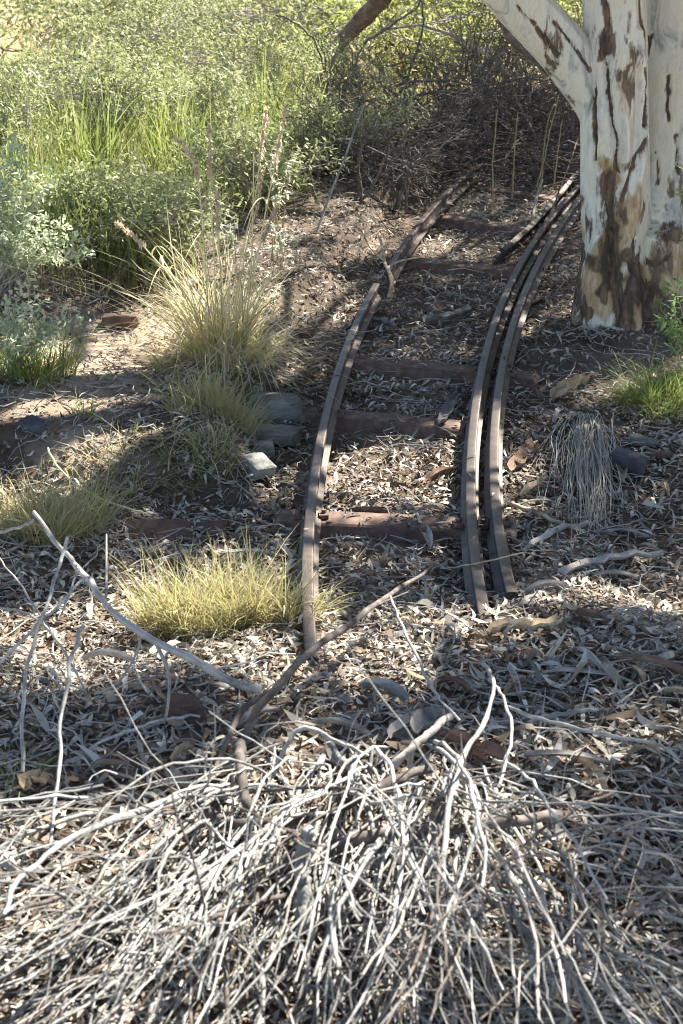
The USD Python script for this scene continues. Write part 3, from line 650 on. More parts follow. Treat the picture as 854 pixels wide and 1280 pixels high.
def litter(n, y0, y1, spread, lmin, lmax, wmin, wmax, tilt, lift, st, name, mt):
    P = scatter(n, y0, y1, spread)
    s = near_sleeper(P); rd = railtree.query(P)[0]
    k = ~((rd < .042) | ((s == 1) & (rl.random(len(P)) < .87)) | ((s == 2) & (rl.random(len(P)) < .65)))
    P, s = P[k], s[k]; N = len(P)
    on_track = (railtree.query(P)[0] < .33)
    z = ground(P[:, 0], P[:, 1]) + np.abs(rl.normal(0, lift, N)) + .004
    z = z + np.where(on_track & (s == 0), .022 * rl.random(N), 0)
    z = np.where(s == 1, base(P[:, 1]) + .060 + .006 * rl.random(N), z)
    pos = np.c_[P, z]
    L = rl.uniform(lmin, lmax, N)
    return put(name, leaf_batch(pos, L, np.minimum(rl.uniform(wmin, wmax, N), L * .5), rl.uniform(0, 6.3, N), rl.normal(0, tilt, N), rl.normal(0, tilt * 1.4, N), rl.normal(0, 1.0, N), rl.normal(0, .55, N), st=st),
               mt, kind='stuff', label=None, category=None)
litter(17000, 1.7, 8.5, 1.0, .02, .05, .008, .018, .30, .004, 4, 'crumbled_leaf_litter', 'dry_leaf_brown')
litter(80000, 1.7, 12.6, 1.15, .020, .076, .005, .016, .33, .009, 5, 'leaf_litter', 'dry_leaf')

def flat_strip(pts, w, thick, rg, curl=.3):
    """a curled strip of bark with thickness"""
    p = np.asarray(pts, float); n = len(p)
    t = unit(np.gradient(p, axis=0)); s = unit(np.cross(t, [0, 0, 1.0])); u = np.cross(s, t)
    prof = np.sin(np.pi * np.linspace(.06, .94, n)) ** .35 * (1 + .25 * rg.normal(0, .5, n))
    k = 5
    a = np.linspace(-1, 1, k)
    top = p[:, None] + s[:, None] * (a[None, :, None] * w / 2 * prof[:, None, None]) + u[:, None] * (curl * w * (a ** 2)[None, :, None])
    bot = top - u[:, None] * thick
    ring = np.concatenate([top, bot[:, ::-1]], 1); m = 2 * k
    i, j = np.meshgrid(np.arange(n - 1), np.arange(m), indexing='ij')
    a0, a1 = i * m + j, i * m + (j + 1) % m
    q = np.stack([a0, a1, a1 + m, a0 + m], -1).reshape(-1, 4)
    f = [q[:, [0, 1, 2]], q[:, [0, 2, 3]]]
    for o in (0, (n - 1) * m):
        f.append(np.array([[o + b, o + b + 1, o + m - 2 - b] for b in range(k - 1)] + [[o + b, o + m - 2 - b, o + m - 1 - b] for b in range(k - 1)]))
    return ring.reshape(-1, 3), np.vstack(f)

def gline(pts, h=.01, n=None, sag=True):
    """polyline lying on the ground through pixels; h: height(s) above ground"""
    hs = np.broadcast_to(np.asarray(h, float), (len(pts),))
    return [G(x, y, hh) for (x, y), hh in zip(pts, hs)]

def leaf_zone(px, py):
    if py > 880: return 'on the litter at the edge of the brush pile'
    if px < 380: return 'on the litter under the long fallen branch'
    if py > 770: return 'on the litter between the rail ends and the brush'
    if px > 640: return 'on the shaded litter on the tree side of the rails'
    if py > 670: return 'on the litter just below the sunlit sleeper'
    return 'between the rails'
ra = np.random.default_rng(77)
lp_ = np.vstack([p[ra.integers(0, len(p), 7)] for p in (L1, L2, R1, R2)]) + [0, 0, .005]
lp_[:, :2] += ra.normal(0, .012, (len(lp_), 2))
put('leaf_litter', leaf_batch(lp_, ra.uniform(.02, .06, len(lp_)), .010, ra.uniform(0, 6.3, len(lp_)), ra.normal(0, .1, len(lp_)), ra.normal(0, .2, len(lp_)), ra.normal(0, .6, len(lp_)), 0, st=5), 'dry_leaf', kind='stuff', label='a few dry leaves caught on top of the rails', category='leaf litter')
# larger fallen leaves, bark strips and twigs that one can pick out, each by itself
for k in range(170):
    px, py = rl.uniform(330, 850), rl.uniform(560, 960)
    if k % 3 == 0: px, py = rl.uniform(10, 850), rl.uniform(760, 1010)
    if k % 7 == 0: px, py = rl.uniform(430, 640), rl.uniform(330, 640)
    g = G(px, py, .03)
    if railtree.query(g[:2])[0] < .05: continue
    L = rl.uniform(.09, .14)
    put('fallen_leaf', leaf_batch(g[None], L, rl.uniform(.016, .026), rl.uniform(0, 6.3), rl.normal(0, .3), rl.normal(0, .6), rl.normal(0, 1.2), rl.normal(0, .6), st=7), ('dry_leaf', 'dry_leaf', 'dry_leaf_brown')[k % 3],
        label=(lb := f"{'brown' if k % 3 == 2 else 'pale'} curled dry gum leaf {leaf_zone(px, py)}"), category='leaf', group=lb.replace('leaf', 'leaves', 1))
def bark(px, label, w, material, h=.02, group=None, n=12, amp=.03, curl=.35, name='bark_strip'):
    pts = spline(gline(px, h), n) + rl.normal(0, .004, (n, 3))
    put(name, flat_strip(pts, w, .004, rl, curl), material, smooth=40, label=label, category='bark', group=group)
bark([(612, 792), (640, 783), (662, 786), (700, 778)], 'pale edged curled bark strip just below the rail ends', .035, 'bark_tan', .03, curl=.6)
bark([(625, 778), (655, 757), (690, 742)], 'grey flat bark slab beside the buried ends of the tree-side rails', .055, 'bark_dim', .02, curl=.15)
bark([(690, 500), (712, 487), (735, 476)], 'pale thick bark piece on dark soil downhill from the tree base', .055, 'bark_tan', .03, curl=.7)
bark([(715, 450), (725, 466), (745, 474)], 'thin curved brown bark strip between tree base and pale bark piece', .02, 'bark_brown', .025, curl=.6)
bark([(549, 530), (562, 510), (572, 492)], 'grey split wood piece leaning on the second sleeper', .05, 'bark_dim', .06)
bark([(520, 915), (545, 900), (565, 898)], 'dark grey bark slab behind the white upright twigs', .06, 'bark_dim', .05)
bark([(585, 946), (605, 944), (625, 948)], 'pinkish flat bark piece under the brush twigs', .05, 'bark_brown', .03)
bark([(30, 985), (42, 975), (58, 980)], 'tan curled bark piece at the edge of the litter, above the brush', .04, 'bark_tan', .03)
bark([(640, 590), (655, 575), (668, 555)], 'brown cracked bark slab right beside the outer tree-side rail', .07, 'bark_brown', .03)
bark([(655, 690), (690, 668), (735, 655)], 'long grey bark ribbon on the litter uphill of the dark bark slab', .03, 'bark_grey', .03)
bark([(700, 722), (760, 700), (830, 695)], 'forked grey bark ribbon stretching over the shaded litter', .035, 'bark_grey', .035)
bark([(590, 385), (560, 398), (530, 402)], 'grey bark slab on leaves between the rails in shade', .07, 'bark_dim', .03)
bark([(665, 378), (680, 372), (690, 385)], 'pale crumpled bark scrap between outer rail and tree base', .035, 'bark_tan', .02, curl=.3)
bark([(430, 415), (465, 402), (490, 408)], 'weathered grey bark flake by the upper end of the long rail', .05, 'bark_dim', .03)
for k in range(42):
    px, py = rl.uniform(20, 840), rl.uniform(600, 980)
    if k % 3 == 0: px, py = rl.uniform(640, 850), rl.uniform(450, 900)
    g = G(px, py, .02)
    if railtree.query(g[:2])[0] < .08: continue
    a, L = rl.uniform(0, 6.3), rl.uniform(.08, .2)
    d = np.array([math.cos(a), math.sin(a), 0])
    e = g + d * L; m_ = g + d * L * .5 + [0, 0, .02]
    e[2] = ground(e[0], e[1]) + rl.uniform(.01, .04)
    put('bark_strip', flat_strip(spline([g, m_, e], 7), rl.uniform(.012, .035), .003, rl, rl.uniform(.2, .8)), ('bark_grey', 'bark_tan', 'bark_brown', 'bark_grey')[k % 4], smooth=40,
        label=(lb := f"small curled {('grey', 'tan', 'brown', 'grey')[k % 4]} bark strip {leaf_zone(px, py)}"), category='bark', group=lb.replace('strip', 'strips', 1))
tw = []
for k in range(3200):
    y = rl.uniform(1.8, 11.5); x = rl.uniform(-1, 1) * (.28 * y + .2)
    a, L = rl.uniform(0, 6.3), rl.uniform(.05, .3)
    if railtree.query([x, y])[0] < .05: continue
    p0 = np.array([x, y, 0.0]); p1 = p0 + [L * math.cos(a), L * math.sin(a), 0]
    p0[2] = ground(p0[0], p0[1]) + rl.uniform(.005, .03); p1[2] = ground(p1[0], p1[1]) + rl.uniform(.008, .05)
    tw.append(tube(crook(p0, p1, 5, .12, rl), np.linspace(rl.uniform(.0015, .004), .001, 5), 4))
put('twig_litter', join(tw), 'bark_grey', kind='stuff')

# ------------------------------------------------------------------ grass
rgx = np.random.default_rng(11)
def tussock(name, label, px, py, n, spread, hmin, hmax, reach, width, material, droop=.25, lean=(0, 0), group=None, culms=(), seg=5, depth=1.0, bend=1.0):
    c = G(px, py); th = thing(name, label, 'grass clump', c, group)
    rr = np.sqrt(rgx.random(n)) * spread; aa = rgx.uniform(0, 2 * np.pi, n)
    ph = rgx.uniform(0, 6.3, 3); rag = 1 + .28 * np.sin(2 * aa + ph[0]) + .22 * np.sin(3 * aa + ph[1]); rr = rr * rag; tall = .72 + .28 * np.sin(3 * aa + ph[2]) * (rr / spread) + .25 * rgx.random(n)
    b = np.stack([c[0] + rr * np.cos(aa), c[1] + rr * np.sin(aa) * depth, 0 * rr], -1); b[:, 2] = ground(b[:, 0], b[:, 1]) - .01
    yaw = aa + rgx.normal(0, .9, n)
    bl = blade_batch(b, rgx.uniform(hmin, hmax, n) * tall, np.abs(rgx.normal(.6, .35, n)) * reach * (.35 + .65 * rr / max(spread, 1e-6)) + .02, yaw, rgx.uniform(.5, 1.3, n) * width, rgx.uniform(0, 1, n) ** 1.5 * 2.6 * droop, seg=seg, twist=rgx.normal(0, .9, n), curl=.28)
    m_ = n // 4; ao = rgx.uniform(0, 6.3, m_); ro = np.sqrt(rgx.random(m_)) * spread * 1.15
    bd = np.stack([c[0] + ro * np.cos(ao), c[1] + ro * np.sin(ao) * depth, 0 * ro], -1); bd[:, 2] = ground(bd[:, 0], bd[:, 1])
    dd = blade_batch(bd, rgx.uniform(.25, .7, m_) * hmin, rgx.uniform(.3, 1.1, m_) * reach, rgx.uniform(0, 6.3, m_), width * .8, rgx.uniform(.3, 1.1, m_), seg=4, twist=rgx.normal(0, .9, m_), curl=.4)
    put('dead_blades', dd[:2], 'straw', th, uv=dd[2], kind='stuff')
    put('blades', bl[:2], material, th, uv=bl[2], kind='stuff')
    for pts, hd in culms:
        p = spline(pts, 16); cu = put('culm', tube(p, np.linspace(.0040, .0024, 16), 5), 'culm_straw', th, smooth=True)
        if hd:
            q = spline(p[-4:], 12); k = 90
            at = q[rgx.integers(0, 12, k)] + rgx.normal(0, .004, (k, 3))
            dr = unit(p[-1] - p[-5]); yw = math.atan2(dr[1], dr[0])
            put('seed_head', leaf_batch(at, rgx.uniform(.02, .042, k), .009, rgx.uniform(0, 6.3, k), -rgx.uniform(.7, 1.4, k), rgx.normal(0, .6, k), .3, 0, st=4), 'seed_husk', cu, kind='stuff')
            at = p[9] + rgx.normal(0, .004, (10, 3))
    return th
rough_surface('culm_straw', [(0.3, (0.52, 0.46, 0.2)), (0.7, (0.72, 0.63, 0.36))], 12, rough=.6, bump=.1)
foliage('seed_husk', [(0, (0.55, 0.42, 0.30)), (1, (0.82, 0.70, 0.55))], trans=.4)

# tall seeding grass above the blocky stone
gb = G(283, 452)
gy = gb[1]
def culm(pts):
    q = [at_depth(x, y, gy + .02 * math.sin(k + x)) for k, (x, y) in enumerate(pts)]
    q[0] = np.array([q[0][0], q[0][1], ground(q[0][0], q[0][1])]); return q
culms = [(culm([(288, 450), (300, 330), (322, 230), (327, 180), (333, 138)]), 1), (culm([(296, 450), (318, 340), (335, 250), (345, 200), (357, 140)]), 1), (culm([(270, 450), (268, 330), (263, 230), (262, 160)]), 1),
         (culm([(265, 450), (256, 320), (248, 225), (235, 190), (218, 172)]), 1), (culm([(250, 440), (215, 350), (190, 320), (168, 296), (147, 280)]), 1), (culm([(300, 440), (320, 320), (335, 285), (343, 262)]), 1),
         (culm([(290, 450), (310, 300), (322, 255), (327, 215)]), 1), (culm([(280, 440), (275, 330), (272, 270), (271, 242)]), 1), (culm([(300, 450), (312, 360), (316, 280), (317, 190)]), 0)]
tg = tussock('tall_grass', 'tall straw-coloured seeding grass tuft with long drooping blades above the grey stones', 283, 452, 640, .14, .28, .74, .62, .0075, 'tall_blade', droop=.6, culms=culms, depth=.9)
n = 120
aa = rgx.uniform(0, 6.28, n)
bb = np.c_[gb[0] + .08 * np.cos(aa), gb[1] + .08 * np.sin(aa), np.full(n, gb[2])]
bl = blade_batch(bb, rgx.uniform(.5, .85, n), rgx.uniform(.1, .5, n), aa + rgx.normal(0, .5, n), rgx.uniform(.006, .010, n), rgx.uniform(.2, .9, n), seg=9, twist=rgx.normal(0, .5, n))
nodes = []
for pts_, _h in culms:
    q = spline(pts_, 40); nodes += [q[k] for k in rgx.integers(10, 30, 6)]
nodes = np.array(nodes); m_ = len(nodes)
ab = blade_batch(nodes, rgx.uniform(.12, .26, m_), rgx.uniform(.10, .26, m_), rgx.uniform(0, 6.3, m_), rgx.uniform(.007, .011, m_), rgx.uniform(.9, 1.9, m_), seg=9, twist=rgx.normal(0, .5, m_))
put('culm_blades', ab[:2], 'tall_blade', tg, uv=ab[2], kind='stuff')
put('long_blades', bl[:2], 'tall_blade', tg, uv=bl[2], kind='stuff')

tussock('grass_tussock', 'dense yellow-green grass tussock pressed against the near end of the long rail', 280, 790, 1900, .20, .13, .34, .12, .005, 'tussock_blade', droop=.28, depth=.62)
tussock('grass_tussock', 'greener low tuft growing in front of the tall straw-coloured grass', 275, 512, 800, .15, .10, .26, .16, .004, 'tussock_blade', droop=.3)
tussock('grass_tussock', 'pale yellow tussock on the bank below the bare soil', 58, 662, 900, .17, .10, .26, .18, .005, 'tussock_blade', droop=.25)
tussock('grass_tussock', 'sparse green and straw tuft between the pale yellow tussock and the grey stones', 155, 595, 210, .17, .06, .19, .2, .005, 'tussock_blade', droop=.4)
tussock('grass_tussock', 'small green tuft just before the small banded stone', 240, 582, 120, .12, .05, .16, .15, .005, 'green_blade', droop=.5)
tussock('grass_tussock', 'small drooping tuft at the foot of the greener low tuft', 262, 560, 200, .1, .08, .18, .14, .0045, 'tussock_blade', droop=.5)
tussock('grass_tussock', 'green-topped tuft with hanging tan blades to the side of the tree base', 822, 505, 900, .145, .12, .30, .22, .0042, 'green_blade', droop=.60)
tussock('grass_tussock', 'green and yellow grass rising through the leafy weed on the bank', 38, 470, 420, .16, .12, .36, .14, .006, 'green_blade', droop=.3)
tussock('grass_tussock', 'tiny green shoot tuft in the sunny bare soil', 104, 520, 60, .05, .06, .15, .1, .005, 'green_blade', droop=.3)
tussock('grass_tussock', 'small green tuft on the soil bank near the tall grass', 205, 460, 60, .06, .05, .14, .1, .004, 'green_blade', droop=.3)
tussock('grass_tussock', 'few green shoots at the edge of the litter beside the brush', 12, 985, 50, .06, .05, .14, .1, .004, 'green_blade', droop=.3)
tussock('grass_tussock', 'tiny green shoot in the litter under the crossing white twigs', 22, 850, 26, .04, .04, .1, .06, .0035, 'green_blade', droop=.3)
top = G(735, 520)
th = thing('straw_tuft', 'bundle of dry whitish straw hanging down the slope beside the blackish stone', 'dry grass', top)
st_ = []
for k in range(230):
    x0 = rgx.normal(734, 11); y0 = rgx.uniform(514, 560); l_ = rgx.uniform(40, 125); x1 = x0 + rgx.normal(0, 16) + (x0 - 734) * .3
    pts = [G(x0, y0, rgx.uniform(.01, .06)), G((x0 + x1) / 2 + rgx.normal(0, 9), y0 + l_ * .5, rgx.uniform(.03, .10)), G(x1, y0 + l_, rgx.uniform(.005, .05))]
    st_.append(tube(spline(pts, 7), np.linspace(rgx.uniform(.0012, .0024), .0009, 7), 3))
put('stalks', join(st_), 'straw_grey', th, kind='stuff')
# the green grass that fills the rise beyond the bank
def grass_field(name, label, px0, px1, py0, py1, n, hmin, hmax, reach, width, material, droop, patch=.42, seg=4):
    ys_ = rgx.uniform(G(200, py1)[1], G(200, py0)[1], n); 
    xs_ = (rgx.uniform(px0, px1, n) - 427) / FPX * ys_ * 1.03
    k = meshkit.fbm(np.stack([xs_ * 1.6, ys_ * 1.6, 0 * xs_], -1), 3, 23) > patch
    fx, fy = pixel(np.stack([xs_, ys_, ground(xs_, ys_)], -1))
    k &= fx < 425 - np.clip(fy - 170, 0, 400) * 1.0 + 25 * np.sin(fy * .1)
    b = np.stack([xs_[k], ys_[k], ground(xs_[k], ys_[k]) - .01], -1); m = len(b)
    bl = blade_batch(b, rgx.uniform(hmin, hmax, m), np.abs(rgx.normal(0, 1, m)) * reach, rgx.uniform(0, 6.3, m), rgx.uniform(.7, 1.3, m) * width, rgx.uniform(0, 2, m) * droop, seg=seg, twist=rgx.normal(0, .6, m))
    put(name, bl[:2], material, uv=bl[2], kind='stuff', label=label, category='grass')
grass_field('meadow_grass', 'tall green grass filling the rise among the grey-green shrubs', -60, 425, 130, 372, 17000, .26, .74, .19, .008, 'meadow_blade', .25)
grass_field('dry_grass', 'tangled tan dead grass at the shaded foot of the shrubs', -40, 400, 170, 395, 9500, .10, .38, .26, .0045, 'dead_straw', .6, patch=.40)
n = 16000
ys_ = 15 + 45 * rgx.random(n) ** 1.6; xs_ = rgx.uniform(-.42, .34, n) * ys_
b = np.stack([xs_, ys_, ground(xs_, ys_)], -1)
bl = blade_batch(b, rgx.uniform(.25, .8, n), rgx.uniform(0, .3, n), rgx.uniform(0, 6.3, n), rgx.uniform(.012, .03, n), rgx.uniform(0, .5, n), seg=3)
put('field_grass', bl[:2], 'field_blade', uv=bl[2], kind='stuff', label='pale dry grass of the open field beyond the scrub', category='grass')
for (px, py, k, lab) in ((214, 215, 90, 'bunch of bright yellow-green upright blades among the shrubs'), (338, 178, 150, 'bunch of broad bright green blades behind the seed heads'), (110, 245, 110, 'bunch of bright green grass over the saltbush sprays')):
    tussock('green_grass_bunch', lab, px, py, k, .16, .5, .85, .12, .014, 'meadow_blade', droop=.12)

# ------------------------------------------------------------------ shrubs and sprouts
rsh = np.random.default_rng(31)
def shrub(name, label, pos, height, width, leaf, nc, leaves, ll, lw, clump=.12, group=None, stems=7, stemmat='bark_grey', low=.12, category='shrub', elong=1.0, pitch=.2):
    pos = np.asarray(pos, float); th = thing(name, label, category, pos, group)
    nl = 4
    lobes = np.stack([rsh.normal(0, width * .30, nl), rsh.normal(0, width * .25, nl), rsh.uniform(.35, .8, nl) * height], -1)
    cc = lobes[rsh.integers(0, nl, nc)] + unit(rsh.normal(0, 1, (nc, 3))) * (rsh.random(nc) ** .45)[:, None] * np.array([width * .33, width * .3, height * .36])
    cc = cc[cc[:, 2] > low * height]; cc[:, 2] = np.minimum(cc[:, 2], height * 1.05)
    br, tips = [], []
    st = [crook([rsh.normal(0, .05 * width), rsh.normal(0, .05 * width), 0], lobes[k % nl] * [1.1, 1.1, .9] + rsh.normal(0, .1 * width, 3) * [1, 1, .3], 7, .12, rsh, arc=.05) for k in range(stems)]
    r0 = .010 + .010 * height
    for q in st: br.append(tube(q + pos, np.linspace(r0, r0 * .3, 7), 5))
    for c in cc:
        q = st[rsh.integers(0, stems)]; o = q[rsh.integers(2, 7)]
        br.append(tube(crook(o, c, 4, .1, rsh) + pos, np.linspace(r0 * .3, .0015, 4), 3))
    put('branch', join(br), stemmat, th, kind='stuff')
    m = len(cc) * leaves
    lp = np.repeat(cc, leaves, 0) + rsh.normal(0, clump, (m, 3)) * [1, 1, .8]
    lp[:, 2] = np.maximum(lp[:, 2], .03)
    put('foliage', leaf_batch(lp + pos, rsh.uniform(.7, 1.3, m) * ll, rsh.uniform(.7, 1.3, m) * lw, rsh.uniform(0, 6.3, m), rsh.normal(pitch, .6, m), rsh.normal(0, .7, m), rsh.normal(0, .4, m), 0, st=4), leaf, th, kind='stuff')
    return th

def spray_bush(name, label, base_pt, ends, leaf, ll, lw, per=34, whorl=.022, category='shrub', stemmat='bark_grey'):
    """a low bush of wand-like sprays closely set with small leaves"""
    th = thing(name, label, category, base_pt)
    for e in ends:
        p = crook(base_pt + rsh.normal(0, .03, 3) * [1, 1, 0], e, 10, .06, rsh, arc=.10)
        sp = put('spray', tube(p, np.linspace(.0035, .001, 10), 4), stemmat, th)
        t = rsh.uniform(.25, 1, per) ** .8
        at = np.stack([np.interp(t, np.linspace(0, 1, 10), p[:, k]) for k in range(3)], -1) + rsh.normal(0, whorl * .5, (per, 3))
        put('spray_leaves', leaf_batch(at, rsh.uniform(.7, 1.3, per) * ll, rsh.uniform(.7, 1.2, per) * lw, rsh.uniform(0, 6.3, per), rsh.normal(-.2, .6, per), rsh.normal(0, .8, per), .3, 0, st=4), leaf, sp, kind='stuff')
sb = G(-8, 372)
ends = [at_depth(x, y, sb[1] + dy) for x, y, dy in ((18, 172, -.1), (8, 200, -.2), (30, 205, 0), (42, 215, -.15), (22, 245, -.25), (55, 240, .05), (70, 218, -.1), (48, 270, -.2), (36, 290, -.3), (60, 268, -.3), (62, 292, -.35), (25, 260, -.1), (10, 290, -.3),
        (82, 280, -.3), (95, 288, -.35), (108, 300, -.4), (120, 322, -.45), (112, 318, -.4), (5, 230, 0), (14, 215, -.3), (-20, 180, 0), (-30, 240, -.2), (28, 188, -.05), (50, 300, -.35))]
spray_bush('saltbush', 'pale grey-green bush with sunlit upright and drooping sprays on the bank', sb, ends, 'saltbush_leaf', .032, .013, per=95, whorl=.036)
wb = G(18, 470)
ends = [at_depth(x, y, wb[1] + dy) for x, y, dy in ((30, 352, .1), (36, 350, 0), (60, 378, -.05), (70, 392, -.1), (20, 370, 0), (10, 380, -.1), (45, 372, -.1), (75, 410, -.15), (5, 400, -.1), (28, 400, -.15), (55, 412, -.1), (62, 430, -.2), (40, 420, -.2), (92, 388, 0), (105, 398, -.05), (18, 430, -.2))]
spray_bush('leafy_weed', 'light green leafy weed at the top of the bare soil bank', wb, ends, 'saltbush_leaf', .026, .013, per=55, whorl=.04, category='weed')
fb = G(862, 470)
ends = [at_depth(x, y, fb[1] + dy) for x, y, dy in ((822, 372, -.05), (830, 360, 0), (838, 385, -.1), (825, 400, -.1), (845, 350, 0), (835, 410, -.15))]
spray_bush('leafy_weed', 'bright green weed leaning in beside the tree base', fb, ends, 'weed_leaf', .06, .014, per=26, whorl=.02, category='weed', stemmat='tan_stem')
for (px, py, lab, es) in ((345, 330, 'pale-leaved sprig behind the seed heads of the tall grass', [(345, 190), (355, 195), (368, 197), (338, 195), (352, 182), (372, 190)]), (340, 345, 'small pale-leaved sprig low behind the tall grass', [(345, 280), (352, 290), (338, 275), (356, 283)]), (285, 350, 'pale sprig just beside the tall grass stems', [(283, 278), (290, 290), (276, 285), (295, 270)])):
    b0 = G(px, py); spray_bush('leafy_sprig', lab, b0, [at_depth(x, y, b0[1] - .05) for x, y in es], 'pale_leaf', .045, .016, per=14, whorl=.012, category='sprig', stemmat='tan_stem')
bb_ = G(835, 330); bb_ = np.array([TREE[0] + .28, TREE[1] - .3, ground(TREE[0] + .28, TREE[1] - .3)])
spray_bush('leafy_sprig', 'yellow-green sprig leaning against the second stem of the tree', bb_, [at_depth(848, 205, bb_[1]), at_depth(852, 230, bb_[1])], 'yellow_green_leaf', .07, .014, per=9, whorl=.012, category='sprig', stemmat='tan_stem')

BG = [('blue_green_leaf', 'grey-green feathery shrub'), ('olive_leaf', 'olive green open shrub'), ('yellow_green_leaf', 'bright yellow-green sunlit bush')]
near = [((105, 318), .5, .6, 0, 'over the shaded foot beside the pale saltbush'), ((150, 345), .62, .8, 0, 'in front of the meadow grass'), ((225, 320), .6, .8, 0, 'behind the long drooping seed stalk'), ((40, 235), .75, 1.0, 0, 'behind the pale saltbush'), ((330, 262), .65, .9, 0, 'beyond the seed heads of the tall grass'),
        ((385, 215), .55, .8, 0, 'where the dry twigs meet the grass'), ((130, 205), .75, 1.1, 0, 'in the middle of the green rise'), ((255, 190), .7, 1.0, 0, 'below the bunch of yellow-green blades'), ((330, 165), .75, 1.1, 1, 'behind the broad green blades'), ((60, 160), .7, 1.2, 0, 'under the dark bare twigs'), ((190, 140), .9, 1.3, 0, 'at the top of the green rise'),
        ((120, 122), 1.0, 1.3, 0, 'beside the pale dry field'), ((270, 125), 1.0, 1.4, 1, 'beyond the yellow-green blades'), ((420, 150), .6, .9, 0, 'below the pale boulder')]
for (px, py), h_, w_, kind_, where in near:
    p = G(px, py); sc = 1 + max(0, p[1] - 10) * .05
    shrub('scrub_bush', BG[kind_][1] + ' ' + where, p, h_ * sc, w_ * sc, BG[kind_][0], 120, 26, .044, .012, clump=.055, group='shrubs on the green rise')
for (px, y, h_, w_, lf, lab) in ((600, 14.2, 1.5, 1.5, 'yellow_green_leaf', 'yellow-green bush leaning over the back of the brush mound'), (690, 13.8, 1.6, 1.2, 'olive_leaf', 'olive green bush hanging behind the dead crooked branch'), (510, 14.6, 1.4, 1.3, 'olive_leaf', 'olive bush behind the bare shrub with the broken stub')):
    x = (px - 427) / FPX * y * 1.05
    shrub('scrub_bush', lab, (x, y, ground(x, y)), h_, w_, lf, 110, 20, .05, .016, clump=.10, stemmat='dark_branch', low=.3)
k = 0
for y in (14.5, 16.5, 19, 22, 26, 31, 37):
    for xr in np.arange(-.36, .36, .075 if y > 15 else .12):
        x = (xr + rsh.normal(0, .015)) * y
        r_ = x / y
        if -.27 < r_ < -.205 and y < 36: continue
        if -.05 < r_ < .02 and y < 18: continue
        if y < 15 and r_ < 0: continue
        kind_ = (0 if rsh.random() < .6 else 1) if r_ < -.02 else (2 if rsh.random() < .55 else 1)
        h_ = (1.0 + .055 * (y - 14)) * rsh.uniform(.75, 1.45) * (1.0 if r_ < 0 else 1.3); w_ = .095 * y * rsh.uniform(.9, 1.3) + .4
        shrub('background_bush', (lb := BG[kind_][1] + (' among the first scrub' if y < 18 else ' in the middle of the scrub' if y < 27 else ' far back in the scrub') + (' above the green rise' if r_ < -.1 else ' behind the pale boulder' if r_ < .02 else ' behind the brush mound' if r_ < .15 else ' behind the gum tree')), (x, y, ground(x, y)), h_ * 1.25, w_, BG[kind_][0], 80, 26, .05 + .0020 * y, .018 + .0009 * y, clump=.09 + .003 * y, group=lb.replace('shrub', 'shrubs').replace('bush', 'bushes'), stems=5, stemmat='bark_grey')
        k += 1

# bare dark twiggy shrubs, brush mound and sprouting stems at the far end of the rails
def twiggy(base_pt, dirv, length, r, depth, out, rg, spread=.6, droop=0.0):
    n = 6; end = base_pt + dirv * length
    p = crook(base_pt, end, n, .12, rg, arc=-droop)
    out.append(tube(p, np.linspace(r, r * .55, n), 5 if r > .004 else 3))
    if depth == 0: return
    for _ in range(rg.integers(2, 5)):
        o = p[rg.integers(2, n)]
        d = unit(dirv + rg.normal(0, spread, 3)); twiggy(o, d, length * rg.uniform(.45, .75), r * .55, depth - 1, out, rg, spread, droop)
rt = np.random.default_rng(43)
for (px, py, h_, lab) in ((500, 262, .75, 'dark bare twiggy shrub at the end of the broken rail'), (455, 250, .7, 'dark bare shrub of thin stems beside the leaning pale stick'), (560, 190, .8, 'dark bare shrub arching over the brush mound'), (640, 180, .8, 'dark bare shrub of crossing branches behind the sprouting stems'), (690, 175, .85, 'dark bare shrub close to the pale forking limb'),
                         (420, 215, .6, 'dark bare twigs at the edge of the green rise'), (600, 160, 1.0, 'bare thorny branches against the bright bushes'), (530, 165, .9, 'bare branches with a broken stub against the bright bushes'), (590, 205, .9, 'dark bare tangled shrub leaning over the end of the broken rail'), (665, 205, .95, 'dark bare tangled shrub right over the far end of the close rails'), (470, 215, .8, 'dark bare shrub between the leaning pale stick and the brush mound'), (545, 228, .8, 'dark bare shrub drooping over the last broken rail length'), (625, 222, .9, 'dark bare shrub between the sprouting stems'), (705, 215, .9, 'dark bare shrub squeezed against the gum trunk'), (40, 170, .5, 'dark bare twigs in front of the pale dry field'), (375, 250, .45, 'thin bare dark shrub under the feathery bushes')):
    p = G(px, py); out = []
    for _ in range(4):
        d = unit(np.array([rt.normal(0, .55), rt.normal(0, .4), 1.0])); twiggy(p + rt.normal(0, .08, 3) * [1, 1, 0], d, h_ * rt.uniform(.5, .8), .012, 3, out, rt, .65)
    put('bare_shrub', join(out), 'dark_branch', label=lab, category='shrub', group=None)
out = []
for _ in range(1500):
    px, py = rt.uniform(425, 740), rt.uniform(140, 240)
    p0 = G(px, py); p0 = p0 + [0, 0, rt.uniform(0, .42) * rt.random()]
    a = rt.uniform(0, 6.3); L = rt.uniform(.15, .8)
    p1 = p0 + np.array([math.cos(a) * L, math.sin(a) * L * .6, rt.normal(0, .14)]); p1[2] = max(p1[2], ground(p1[0], p1[1]) + .01)
    out.append(tube(crook(p0, p1, 5, .12, rt), np.linspace(rt.uniform(.002, .007), .0015, 5), 4))
put('brush_mound', join(out), 'dark_branch', kind='stuff', label='dark tangled mound of dead twigs burying the far ends of the rails', category='brush')
